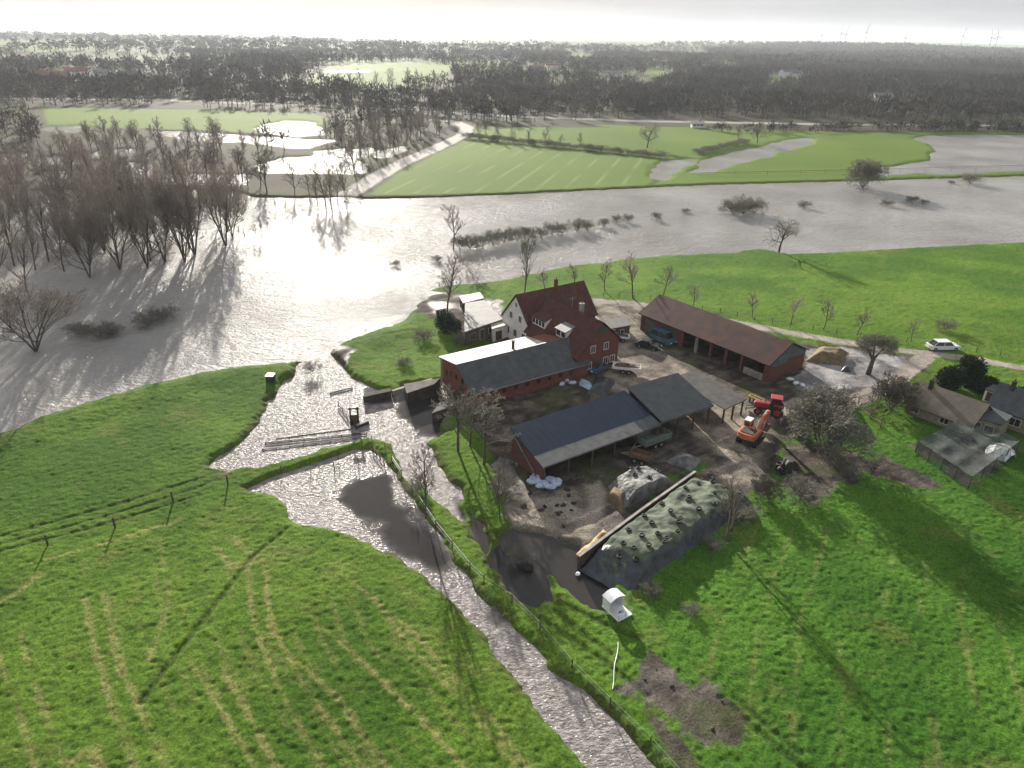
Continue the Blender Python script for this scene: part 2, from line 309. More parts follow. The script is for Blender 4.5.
# ------------------------------------------------------------------ ground: one sheet out to the horizon
def build_ground():
    ys = [-60.0, -40, -20, 0, 10, 18, 23]
    y = 26.0
    while y < 12800:
        ys.append(y); y += max(.15, (y*y+H*H)/(F*H)*.82)
    ys = np.array(ys); u = np.concatenate([-np.geomspace(4, 1.03, 26), np.linspace(-1, 1, 860), np.geomspace(1.03, 4, 26)])
    hw = .84*np.maximum(ys, 0)+28
    X = (u[None, :]*hw[:, None]); Y = np.repeat(ys[:, None], len(u), 1)
    ny, nx = X.shape; X = X.ravel(); Y = Y.ravel()
    # --- heights
    near = 1-ss(Y, 160, 330)
    rag = fbm(X, Y, 3.0, 4, 3)*1.7
    land = -sdist(X, Y, RIVER, 12)+rag*.6
    flood = np.full(X.shape, 12, np.float32)
    for p in FLOOD: flood = np.minimum(flood, -sdist(X, Y, p, 12))
    flood += rag*.7*np.clip(1, 0, 1)
    fw = np.full(X.shape, 20, np.float32)
    rag2 = fbm(X, Y, 12, 3, 9)*5-2.0
    for p in FARWATER: fw = np.minimum(fw, -sdist(X, Y, p, 20))
    fw = np.where(fw < 19.9, fw+rag2, fw)
    Lx = np.minimum(land, flood); Lx = np.maximum(Lx, sdist(X, Y, BANK, 3)*1.3+rag*.2)
    Z = -.55+1.05*ss(Lx, -1.0, 1.1)
    Z = np.minimum(Z, -.55+1.05*ss(fw, -3, 3))
    green_hill = 1.0
    dirt = np.zeros(X.shape, np.float32); pale = dirt.copy(); ash = dirt.copy(); lane = dirt.copy()
    for p in DIRT: dirt = np.maximum(dirt, ss(sdist(X, Y, p, 5)+fbm(X, Y, 2.2, 4, 21)*1.9, -.4, .5))
    for p in PALE_SUNLIT: pale = np.maximum(pale, ss(sdist(X, Y, p, 5)+fbm(X, Y, 2.5, 3, 23)*1.4, -.5, .9))
    ash = ss(sdist(X, Y, ASH, 5)+fbm(X, Y, 2.0, 3, 25)*1.2, -.3, .3)
    for p, wd in LANES: lane = np.maximum(lane, 1-ss(ldist(X, Y, p)+fbm(X, Y, 1.2, 2, 27)*.5, wd*.5-.1, wd*.5+.35))
    fl = 1-ss(ldist(X, Y, FARLANE, 12)+fbm(X, Y, 6, 2, 28)*.8, 3.0, 4.6)
    far = (sdist(X, Y, ROUGHS, 30) > 0).astype(np.float32)
    fld = np.full(X.shape, -10, np.float32)
    for p in FIELDS: fld = np.maximum(fld, sdist(X, Y, p, 10))
    fld = ss(fld+rag2*.12, -1.5, 1.5)*far
    hard = np.maximum.reduce([dirt, ash, lane])
    # --- relief of the turf
    tuft = (fbm(X, Y, .40, 2, 31)*.125+fbm(X, Y, 1.1, 2, 35)*.03+fbm(X, Y, 3.2, 2, 37)*.06+fbm(X*.6+Y*.35, Y*1.1, 8.0, 2, 39)*.16)*near*(1-.75*hard)
    tuft += fbm(X, Y, 1.2, 3, 41)*.10*hard*near*(1-.9*lane)
    onland = ss(Z, -.2, .35)
    Z += tuft*onland
    Z += .35*ss(land, .6, 3.0)*(1-ss(land, 4, 9))*(Y < 125)*(X < 0)*onland        # the low crest along the river
    ditch = np.zeros(X.shape, np.float32)
    for p, wd in DITCHES:
        d = ldist(X, Y, p, 6); k = 1-ss(d, wd*.5, wd*.5+.25+wd*.25); ditch = np.maximum(ditch, k)
    Z -= ditch*.13*onland*near
    trk = np.zeros(X.shape, np.float32)
    for p in TRACKS: trk = np.maximum(trk, 1-ss(ldist(X, Y, p)+fbm(X, Y, 1, 2, 43)*.25, .12, .38))
    Z -= trk*.08*near
    # far hills and rises
    Z += ss(Y, 3500, 12000)*(26+fbm(X, Y, 2600, 3, 51)*46)*(1-.4*ss(-X, 0, 6000))
    Z += 20*np.exp(-((X-1500)/900)**2-((Y-3600)/500)**2)
    # --- the ground's own colours
    def C(*a): return np.array(a, np.float32)[None, :]
    def lerp(a, b, t): return a*(1-t[:, None])+b*t[:, None]
    g1 = fbm(X, Y, 9, 4, 61); g2 = fbm(X, Y, .8, 3, 67); g3 = fbm(X, Y, 40, 3, 71)
    grass = lerp(C(.052, .112, .014), C(.096, .172, .022), ss(g1+g3*.8, -.5, .5))
    grass = lerp(grass, C(.030, .066, .010), .42*ss(g2, .0, .5)*near)
    grass = grass*(1-np.array([[.22, .04, .0]], np.float32)*(ss(X, 2, 16)*(1-ss(Y, 75, 95)))[:, None])
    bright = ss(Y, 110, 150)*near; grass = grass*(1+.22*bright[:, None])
    grass = lerp(grass, C(.145, .150, .045), .35*ss(fbm(X, Y, 3.1, 4, 73), .18, .6)*near)
    dry = np.zeros(X.shape, np.float32)
    for p, wd in DRY: dry = np.maximum(dry, (1-ss(ldist(X, Y, p)+fbm(X, Y, .6, 2, 75)*.4, wd*.3, wd*.3+.35))*ss(fbm(X, Y, 3.2, 3, 77), -.8, .15))
    for p in FAINT: dry = np.maximum(dry, .42*(1-ss(ldist(X, Y, p)+fbm(X, Y, .8, 2, 78)*.3, .08, .4))*ss(fbm(X, Y, 3.5, 3, 79), -.3, .3))
    grass = lerp(grass, C(.27, .24, .10), np.clip(dry*.56, 0, 1))
    fg = lerp(C(.085, .145, .022), C(.120, .180, .028), ss(fbm(X, Y, 60, 3, 81), -.5, .5))
    e = P(500, 190)[:2]; f_ = P(560, 150)[:2]; dv = f_-e; dv /= np.linalg.norm(dv)        # the drill rows of the middle field
    q = (X-e[0])*dv[1]-(Y-e[1])*dv[0]
    rows = ss(np.sin(q*2*math.pi/9.0), .8, .99)*ss(fbm(X, Y, 22, 3, 83), -.4, .25)*(sdist(X, Y, FIELDS[1], 10) > 1)
    fg = lerp(fg, C(.42, .42, .22), rows*.22)
    wood = lerp(C(.045, .037, .028), C(.062, .066, .032), ss(fbm(X, Y, 25, 4, 87), -.3, .4))
    far2 = ss(fbm(X, Y, 300, 3, 89), .0, .08)*ss(Y, 700, 1200)
    wood = lerp(wood, C(.12, .17, .04), far2*.8)
    colr = np.where(far[:, None] > 0, lerp(wood, fg, fld), grass)
    mudc = lerp(C(.050, .042, .038), C(.12, .104, .088), ss(fbm(X, Y, 1.4, 5, 91), -.45, .5))
    mudc = mudc*(.72+.5*ss(fbm(X*.8+Y*.6, (Y*.8-X*.6)*4, 2.4, 3, 92), -.4, .4))[:, None]
    mudc = lerp(mudc, C(.06, .075, .025), .6*ss(fbm(X, Y, 3.5, 3, 93), .15, .4)*(1-pale))
    mudc = lerp(mudc, lerp(C(.15, .13, .11), C(.34, .30, .245), ss(fbm(X, Y, 1.8, 4, 95), -.4, .4)), pale*.85)  # beige concrete tone with the yard's sunlight painted in
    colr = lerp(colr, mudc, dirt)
    colr = lerp(colr, lerp(C(.17, .165, .17), C(.34, .33, .33), ss(fbm(X, Y, 2.4, 5, 97), -.3, .3)), ash)
    colr = lerp(colr, lerp(C(.27, .24, .21), C(.38, .34, .30), ss(fbm(X, Y, 2.0, 4, 99), -.4, .4)), lane)
    colr = lerp(colr, C(.48, .46, .42)+0*colr, fl*far)
    for p in FARROADS:
        colr = lerp(colr, C(.33, .32, .31)+0*colr, (1-ss(ldist(X, Y, p, 20), 3.5, 5.5))*.9)
    colr = lerp(colr, C(.030, .040, .014)+0*colr, ditch*.5*(1-hard))
    colr = lerp(colr, C(.05, .060, .022)+0*colr, trk*.6)
    # wet margin, sunken grass and silt at the water's edge
    edge = (1-ss(np.abs(Lx), .2, 1.5))*near*(1-lane)
    colr = lerp(colr, C(.075, .070, .035)+0*colr, edge*.7*ss(fbm(X, Y, 2.0, 3, 101), -.3, .2))
    silt = 1-ss(Z, -.3, .1)
    colr = lerp(colr, C(.11, .085, .06)+0*colr, silt)
    wet = np.maximum(np.maximum(dirt*(1-pale)*ss(fbm(X, Y, 5, 3, 103), -.1, .3), ash*ss(fbm(X, Y, 4, 3, 105), -.05, .1)), 0)
    idx = np.arange(ny*nx).reshape(ny, nx)
    Fq = np.stack([idx[:-1, :-1], idx[:-1, 1:], idx[1:, 1:], idx[1:, :-1]], -1).reshape(-1, 4)
    m = bpy.data.materials.new('ground'); m.use_nodes = True; n = m.node_tree.nodes; l = m.node_tree.links; b = n['Principled BSDF']
    at = n.new('ShaderNodeAttribute'); at.attribute_name = 'col'; aw = n.new('ShaderNodeAttribute'); aw.attribute_name = 'wet'
    t = n.new('ShaderNodeTexCoord')
    z1 = n.new('ShaderNodeTexNoise'); z1.inputs['Scale'].default_value = 4.5; z1.inputs['Detail'].default_value = 6; z1.inputs['Roughness'].default_value = .78; l.new(t.outputs['Object'], z1.inputs[0])
    mr = n.new('ShaderNodeMapRange'); mr.inputs[1].default_value = .3; mr.inputs[2].default_value = .7; mr.inputs[3].default_value = .3; mr.inputs[4].default_value = 1.8; l.new(z1.outputs[0], mr.inputs[0])
    mm = n.new('ShaderNodeMix'); mm.data_type = 'RGBA'; mm.blend_type = 'MULTIPLY'; mm.inputs[0].default_value = 1
    l.new(at.outputs['Color'], mm.inputs[6]); l.new(mr.outputs[0], mm.inputs[7]); l.new(mm.outputs[2], b.inputs['Base Color'])
    r2 = n.new('ShaderNodeMapRange'); r2.inputs[3].default_value = .9; r2.inputs[4].default_value = .28; l.new(aw.outputs['Fac'], r2.inputs[0]); l.new(r2.outputs[0], b.inputs['Roughness'])
    b.inputs['Specular IOR Level'].default_value = .04
    bb = n.new('ShaderNodeBump'); bb.inputs['Strength'].default_value = .9; bb.inputs['Distance'].default_value = .16
    l.new(z1.outputs[0], bb.inputs['Height']); l.new(bb.outputs[0], b.inputs['Normal'])
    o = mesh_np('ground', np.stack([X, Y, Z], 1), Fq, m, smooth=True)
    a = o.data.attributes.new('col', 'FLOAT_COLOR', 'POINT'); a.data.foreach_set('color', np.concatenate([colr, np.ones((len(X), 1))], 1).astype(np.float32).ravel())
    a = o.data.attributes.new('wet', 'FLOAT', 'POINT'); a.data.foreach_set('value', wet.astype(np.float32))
    tag(o, kind='structure')
build_ground()

def water_mat(name, c, c2, cscale, scales, dist, rough, calm=False, fine=None):
    m = bpy.data.materials.new(name); m.use_nodes = True; n = m.node_tree.nodes; l = m.node_tree.links; b = n['Principled BSDF']
    t = n.new('ShaderNodeTexCoord'); b.inputs['Roughness'].default_value = rough; b.inputs['IOR'].default_value = 1.333; b.inputs['Specular IOR Level'].default_value = .5
    z = n.new('ShaderNodeTexNoise'); z.inputs['Scale'].default_value = cscale; z.inputs['Detail'].default_value = 5; l.new(t.outputs['Object'], z.inputs[0])
    r = n.new('ShaderNodeValToRGB'); r.color_ramp.elements[0].position = .35; r.color_ramp.elements[1].position = .65
    r.color_ramp.elements[0].color = (*c2, 1); r.color_ramp.elements[1].color = (*c, 1); l.new(z.outputs[0], r.inputs[0]); l.new(r.outputs[0], b.inputs['Base Color'])
    h = None
    for s, k in scales:
        mp = n.new('ShaderNodeMapping'); mp.inputs['Rotation'].default_value = (0, 0, .5); mp.inputs['Scale'].default_value = (1, 1.7, 1); l.new(t.outputs['Object'], mp.inputs[0])
        q = n.new('ShaderNodeTexNoise'); q.inputs['Scale'].default_value = s; q.inputs['Detail'].default_value = 3; q.inputs['Distortion'].default_value = .6; l.new(mp.outputs[0], q.inputs[0])
        a = n.new('ShaderNodeMath'); a.operation = 'MULTIPLY_ADD'; a.inputs[1].default_value = k; l.new(q.outputs[0], a.inputs[0])
        if h is not None: l.new(h, a.inputs[2])
        else: a.inputs[2].default_value = 0
        h = a.outputs[0]
    bb = n.new('ShaderNodeBump'); bb.inputs['Distance'].default_value = dist; bb.inputs['Strength'].default_value = 1
    # gusts and lee: patches where the surface is smoother
    g = n.new('ShaderNodeTexNoise'); g.inputs['Scale'].default_value = .03; g.inputs['Detail'].default_value = 3; l.new(t.outputs['Object'], g.inputs[0])
    gr = n.new('ShaderNodeMapRange'); gr.inputs[1].default_value = .35; gr.inputs[2].default_value = .62; gr.inputs[3].default_value = .45; gr.inputs[4].default_value = 1; l.new(g.outputs[0], gr.inputs[0])
    fac = gr.outputs[0]
    if calm:
        at = n.new('ShaderNodeAttribute'); at.attribute_name = 'ripple'; k = n.new('ShaderNodeMath'); k.operation = 'MULTIPLY'; l.new(at.outputs['Fac'], k.inputs[0]); k.inputs[1].default_value = 1; fac = k.outputs[0]
        mb = n.new('ShaderNodeMix'); mb.data_type = 'RGBA'; l.new(at.outputs['Fac'], mb.inputs[0]); mb.inputs[6].default_value = (.034, .031, .030, 1); l.new(r.outputs[0], mb.inputs[7]); l.new(mb.outputs[2], b.inputs['Base Color'])
    l.new(fac, bb.inputs['Strength']); l.new(h, bb.inputs['Height']); l.new(bb.outputs[0], b.inputs['Normal'])
    return m
def sheet(name, poly, z, m):
    k = len(poly); me = bpy.data.meshes.new(name); me.from_pydata([(float(a), float(b), z) for a, b in poly], [], [tuple(range(k))]); me.materials.append(m)
    o = bpy.data.objects.new(name, me); col.objects.link(o); return tag(o, kind='structure')
wm = water_mat('river_water', (.38, .37, .36), (.27, .255, .24), .035, [(.3, .8), (1.1, .6), (3.2, .25)], .66, .12)
sheet('river_water', np.array([[-1400, 66], [1400, 66], [3000, 1500], [-3000, 1500]]), 0.0, wm)
def build_flood():
    x = np.arange(-48, 26, .4); y = np.arange(28, 108, .4); X, Y = np.meshgrid(x, y); s = X.shape; X = X.ravel(); Y = Y.ravel()
    calm = np.zeros(X.shape, np.float32)
    for p, sf in (([(335, 500), (352, 478), (385, 470), (400, 482), (425, 520), (450, 555), (440, 566), (400, 548), (350, 520)], .9), ([(480, 520), (520, 520), (620, 540), (625, 640), (500, 620), (470, 560)], .5),
              ([(395, 402), (410, 384), (445, 384), (450, 440), (425, 434), (400, 418)], .6), ([(362, 388), (392, 384), (398, 402), (368, 408)], .4), ([(495, 450), (525, 455), (520, 495), (490, 490)], .4), ([(455, 500), (500, 520), (490, 560), (470, 545)], .4)):
        calm = np.maximum(calm, ss(sdist(X, Y, w2(p, 0), 5)+fbm(X, Y, 4, 3, 7)*3.4*sf, -1.8*sf, sf*1.6))
    rip = 1-calm*.985
    idx = np.arange(X.size).reshape(s); Fq = np.stack([idx[:-1, :-1], idx[:-1, 1:], idx[1:, 1:], idx[1:, :-1]], -1).reshape(-1, 4)
    near_river = sdist(X, Y, RIVER, 12)
    keep = (near_river[Fq].max(1) < -.5)
    V = np.stack([X, Y, np.full(X.shape, .012)], 1); Fq = Fq[keep]
    used = np.unique(Fq); mp_ = np.zeros(len(V), np.int64); mp_[used] = np.arange(len(used))
    m = water_mat('flood_water', (.33, .305, .295), (.16, .146, .14), 1.2, [(.9, .4), (2.5, .8)], .20, .09, calm=True)
    o = mesh_np('flood_water', V[used], mp_[Fq], m)
    a = o.data.attributes.new('ripple', 'FLOAT', 'POINT'); a.data.foreach_set('value', rip[used].astype(np.float32))
    tag(o, kind='structure')
build_flood()
# ------------------------------------------------------------------ building materials
M = {}
M['brick'] = mat('red_brick', (.23, .085, .060), (.14, .058, .045), 2.5, .9, wave=('Z', .16, .006, .08), patch=((.10, .07, .055), .7, .56))
M['dkbrick'] = mat('dark_red_brick', (.17, .065, .05), (.11, .048, .042), 2.5, .9, wave=('Z', .16, .006, .08))
M['tile'] = mat('red_roof_tile', (.135, .050, .043), (.078, .032, .032), 1.2, .8, wave=('X', .32, .03, .22), spec=.25, patch=((.035, .032, .026), 1.3, .58))
M['tile2'] = mat('old_roof_tile', (.105, .040, .035), (.05, .028, .028), .5, .9, wave=('X', .32, .03, .2), spec=.2, patch=((.035, .032, .028), .55, .54))
M['slate'] = mat('grey_corrugated_sheet', (.105, .115, .125), (.07, .08, .088), .9, .75, wave=('X', .25, .02, .12), spec=.25, patch=((.10, .095, .07), .8, .6))
M['whiteroof'] = mat('weathered_white_sheet', (.55, .52, .48), (.36, .33, .30), .8, .7, bump=.01, patch=((.20, .17, .13), .7, .55))
M['blue'] = mat('blue_black_panels', (.026, .040, .072), (.020, .032, .056), .5, .6, wave=('X', 1.0, .004, .05), spec=.12, patch=((.05, .055, .065), .5, .62))
M['greenroof'] = mat('green_grey_sheet', (.075, .088, .100), (.055, .066, .078), 1, .7, wave=('X', .3, .02, .15), spec=.25)
M['lightsheet'] = mat('pale_fibre_cement', (.25, .25, .25), (.18, .18, .18), 1.0, .7, wave=('X', .18, .02, .12), spec=.3, patch=((.10, .09, .06), .9, .56))
M['leadsheet'] = mat('brown_grey_sheet', (.155, .150, .145), (.11, .105, .10), 1, .8, wave=('X', .25, .02, .12), spec=.2)
M['render'] = mat('white_render', (.78, .78, .76), (.62, .62, .61), 1.5, .85)
M['tan'] = mat('tan_render', (.30, .26, .19), (.22, .19, .14), 1.2, .9)
M['wood'] = mat('dark_wood', (.10, .07, .05), (.055, .04, .03), 3, .9)
M['paintgreen'] = mat('green_boards', (.035, .10, .07), (.02, .065, .045), 2, .7)
M['cladding'] = mat('green_grey_cladding', (.13, .18, .18), (.075, .10, .11), 1.4, .7, wave=('Y', .2, .01, .15))
M['concrete'] = mat('concrete', (.36, .34, .31), (.23, .215, .20), 1.1, .9, bump=.02)
M['dconcrete'] = mat('stained_shaded_concrete', (.075, .06, .055), (.04, .032, .03), 1.1, .95, bump=.02)  # stained concrete; on the flood blocks its darkness also paints in shade
M['glass'] = mat('window_glass', (.03, .035, .04), (.02, .02, .025), 1, .12, spec=.6)
M['white'] = mat('white_paint', (.80, .80, .80), (.68, .68, .67), 3, .5)
M['dark'] = mat('dark_metal', (.05, .05, .055), (.03, .03, .03), 3, .6)
M['steel'] = mat('galvanised_steel', (.38, .39, .40), (.27, .28, .29), 3, .45, metal=.5)

def window(par, side, a, z, w_, h_, ext, round_=False, fm=None, name='window'):
    """side f/b = along x at y=ext; l/r = along y at x=ext; slightly proud of the wall"""
    sg = -1 if side in 'fl' else 1
    f = MB(); g = MB(); t = .07
    def put(mb, u, v, du, dv, off, dep):
        if side in 'fb': mb.box((a+u, ext+sg*off, z+v), (du, dep, dv))
        else: mb.box((ext+sg*off, a+u, z+v), (dep, du, dv))
    if round_:
        for (o, r, th, mb) in ((.01, w_/2+.1, .05, f), (.03, w_/2, .05, g)):
            p0 = (a, ext+sg*(o-.02), z); p1 = (a, ext+sg*(o+.02), z)
            if side in 'lr': p0 = (ext+sg*(o-.02), a, z); p1 = (ext+sg*(o+.02), a, z)
            mb.tube(p0, p1, r, r, 12)
    else:
        put(f, -w_/2, 0, t, h_+t, .02, .09); put(f, w_/2, 0, t, h_+t, .02, .09); put(f, 0, h_/2, w_-t, t, .02, .09); put(f, 0, -h_/2, w_-t, t, .02, .09); put(f, 0, 0, t*.7, h_-t, .015, .06)
        put(g, 0, 0, w_-t, h_-t, .003, .04)
    wf = f.build(name, fm or M['white'], par); g.build('pane', M['glass'], wf); return wf
def door(par, side, a, w_, h_, ext, m, z0=0):
    sg = -1 if side in 'fl' else 1; d = MB()
    if side in 'fb': d.box((a, ext+sg*.02, z0+h_/2), (w_, .08, h_))
    else: d.box((ext+sg*.02, a, z0+h_/2), (.08, w_, h_))
    o = d.build('door', m, par)
    k = MB(); q = (a+w_*.38, ext+sg*.09, z0+h_*.48) if side in 'fb' else (ext+sg*.09, a+w_*.38, z0+h_*.48)
    k.box(q, (.1, .1, .1)).build('handle', M['steel'], o); return o
def roof_slope(name, x0, x1, ya, za, yb, zb, m, par, th=.14):
    """one slope from the eave (ya, za) up to the ridge (yb, zb)"""
    return MB().slab([(x0, ya, za), (x1, ya, za), (x1, yb, zb), (x0, yb, zb)] if ya < yb else [(x1, ya, za), (x0, ya, za), (x0, yb, zb), (x1, yb, zb)], th).build(name, m, par)
def gable(name, label, c, rz, Ln, y0, y1, ze0, ze1, zr, yr, wm_, rm, oh=.35, group=None, cat='building', rm2=None, walls=True, x2=None, base=0.0):
    t = thing(name, label, cat, (c[0], c[1], .42), rz, group); h = Ln/2
    if walls:
        MB().prism([(y0, base), (y1, base), (y1, ze1-.1), (yr, zr-.14), (y0, ze0-.1)], -h, h, 'x').build('wall', wm_, t)
    s0 = (zr-ze0)/(yr-y0); s1 = (zr-ze1)/(y1-yr)
    roof_slope('roof', -h-oh, h+oh, y0-oh, ze0-s0*oh+.08, yr-.002, zr+.08, rm, t)
    roof_slope('roof', -h-oh, x2 if x2 is not None else h+oh, y1+oh, ze1-s1*oh+.08, yr+.002, zr+.08, rm2 or rm, t)
    return t
def chimney(par, x, y, z0, z1, s=.5, m=None):
    o = MB().box((x, y, (z0+z1)/2), (s, s, z1-z0)).box((x, y, z1+.04), (s+.12, s+.12, .1)).build('chimney', m or M['dkbrick'], par)
    MB().tube((x, y, z1+.09), (x, y, z1+.4), .1).build('chimney_pot', M['dark'], o)
D = math.radians
# ------------------------------------------------------------------ long low stable
st = gable('stable', 'long low red brick stable with small round windows and half grey, half white roof', (.8, 97.45), D(33), 20.3, -4.2, 5.1, 2.5, 4.3, 5.1, 0, M['brick'], M['slate'], rm2=M['whiteroof'], x2=5.2)
for i in range(8): window(st, 'f', -7+2*i, 1.45, .62, .62, -4.2, True, M['dconcrete'])
for y_, z_ in ((-3.3, 1.5), (-1.2, 2.9), (.6, 2.9), (2.2, 2.7), (3.6, 2.4)): window(st, 'l', y_, z_, .6, .75, -10.15, fm=M['dconcrete'])
door(st, 'l', -1.0, 1.3, 2.0, -10.15, M['wood'])
MB().tube((-.3, .9, 4.7), (-.3, .9, 6.3), .22, .22, 10).tube((-.3, .9, 6.3), (-.3, .9, 6.42), .3, .3, 10).build('vent_pipe', M['dark'], st)
MB().box((0, -4.66, 2.28), (20.9, .12, .1)).build('gutter', M['steel'], st)
MB().slab([(5.4, .3, 4.9), (10.2, .3, 4.9), (10.2, 5.4, 3.7), (5.4, 5.4, 3.7)], .15).build('lean_to_roof', M['slate'], st)
MB().box((-10.3, 5.1, 2.15), (.14, .14, 4.1)).build('downpipe', M['steel'], st)
# ------------------------------------------------------------------ farmhouse: main block
fc = (.55+math.cos(D(34.5))*7, 112.4+math.sin(D(34.5))*7)
fh = gable('farmhouse', 'farmhouse main block with white gable wall and steep dark red tiled roof', fc, D(34.5), 14, -4.0, 4.0, 4.0, 4.0, 8.6, 0, M['dkbrick'], M['tile'])
MB().prism([(-4.0, 0), (4.0, 0), (4.0, 3.9), (0, 8.44), (-4.0, 3.9)], -7.06, -7.003, 'x').build('white_gable', M['render'], fh)
for y_, z_, w_, h_ in ((-1.2, 4.6, .9, 1.2), (1.5, 4.6, .9, 1.2), (0, 6.8, .6, .8), (-2.3, 1.7, 1.0, 1.3), (.2, 1.7, 1.0, 1.3), (2.4, 1.7, 1.0, 1.3)): window(fh, 'l', y_, z_, w_, h_, -7.06)
for y_, z_ in ((-1.3, 4.6), (1.3, 4.6)): window(fh, 'r', y_, z_, .9, 1.2, 7.0)
chimney(fh, 1.5, .5, 7.6, 9.7)
# ------------------------------------------------------------------ farmhouse wing
wa = D(-54.5); wdir = np.array([math.cos(wa), math.sin(wa)]); ge = np.array([13.65, 101.2]); wc = ge-wdir*6.6
wg = gable('farmhouse_wing', 'brick cross wing of the farmhouse with two white dormers and green gable top', wc, wa, 13.2, -4.6, 3.75, 3.6, 5.0, 8.35, 0, M['dkbrick'], M['tile'])
MB().prism([(-1.7, 6.75), (1.5, 6.75), (0, 8.1)], 6.6, 6.68, 'x').build('gable_boards', M['paintgreen'], wg)
for y_, z_ in ((-2.2, 1.6), (1.2, 1.7), (2.6, 1.7), (-1.6, 4.2), (1.1, 4.2)): window(wg, 'r', y_, z_, .95, 1.15, 6.6)
door(wg, 'r', -.4, 1.1, 2.1, 6.6, M['paintgreen'])
for i, (x_, n_) in enumerate(((-4.7, 4), (1.1, 2))):
    ww = 3.3 if n_ == 4 else 2.4
    dm = MB().prism([(-3.6, 4.4), (-1.35, 6.55), (-3.6, 6.0)], x_-ww/2, x_+ww/2, 'x').build('dormer', M['render'], wg)
    MB().slab([(x_-ww/2-.15, -3.85, 6.03), (x_+ww/2+.15, -3.85, 6.03), (x_+ww/2+.15, -1.2, 6.75), (x_-ww/2-.15, -1.2, 6.75)], .1).build('dormer_roof', M['lightsheet'] if i else M['tile'], dm)
    for k in range(n_): MB().box((x_-ww/2+ww/n_*(k+.5), -3.62, 5.35), (ww/n_-.3, .06, .8)).build('pane', M['glass'], dm)
chimney(wg, 1.2, .3, 7.4, 9.6, .6, M['concrete'])
MB().tube((-2.2, 1.2, 7.4), (-2.2, 1.2, 9.6), .03).tube((-2.2, .4, 9.4), (-2.2, 2.0, 9.4), .02).tube((-2.2, .6, 9.1), (-2.2, 1.8, 9.1), .02).build('aerial', M['steel'], wg)
# ------------------------------------------------------------------ red roofed barn with open bays
ba = math.atan2(98.2-119.3, 39-22.9); bl = 26.5; bd = np.array([math.cos(ba), math.sin(ba)]); bn = np.array([-bd[1], bd[0]])
bc = np.array([22.9, 119.3])+bd*bl/2+bn*4.85
bt = gable('open_barn', 'long barn with dark red tiled roof and open bays along the yard side', bc, ba, bl, -4.85, 4.85, 3.3, 3.3, 5.6, 0, None, M['tile2'], walls=False, oh=.45)
h = bl/2
MB().prism([(-4.85, 0), (4.85, 0), (4.85, 3.2), (0, 5.45), (-4.85, 3.2)], h-.25, h, 'x').build('end_wall', M['dkbrick'], bt)
MB().prism([(-4.85, 0), (4.85, 0), (4.85, 3.2), (0, 5.45), (-4.85, 3.2)], -h, -h+.25, 'x').build('end_wall', M['dkbrick'], bt)
MB().prism([(-4.5, 2.6), (-3.0, 2.3), (-.4, 2.3), (.2, 3.0), (4.7, 2.7), (4.84, 3.15), (0, 5.4), (-4.84, 3.15)], h+.003, h+.06, 'x').build('gable_cladding', M['cladding'], bt)
MB().box((0, 4.72, 1.6), (bl-.52, .24, 3.2)).build('back_wall', M['dkbrick'], bt)
MB().box((-h+4.8, -4.72, 1.6), (9.0, .24, 3.2)).build('front_wall', M['dkbrick'], bt)
MB().box((h-2.3, -4.72, .6), (4.0, .2, 1.2)).build('half_wall', M['concrete'], bt)
for x_ in (-h+9.6, -h+12.6, -h+15.6, -h+18.6, -h+21.6, h-.5): MB().box((x_, -4.7, 1.6), (.5, .3, 3.2)).build('brick_pier', M['concrete'] if x_ == -h+12.6 else M['dkbrick'], bt)
MB().box((0, -4.7, 3.12), (bl-.6, .18, .22)).build('lintel_beam', M['wood'], bt)
for x_, m_ in ((-h+2.4, 'leadsheet'), (-h+6.4, 'paintgreen')): door(bt, 'f', x_, 2.6, 2.5, -4.85, M[m_])
for k in range(6): MB().box((rnd.uniform(-2, 11), rnd.uniform(-1, 3), .7), (rnd.uniform(1, 2), 1.2, 1.4), rz=rnd.uniform(0, 3)).build('stored_crate', M['wood'], bt)
chim = MB().box((3.3, 2.3, 4.75), (2.5, 1.2, .06), rx=-.43).build('roof_light', M['lightsheet'], bt)
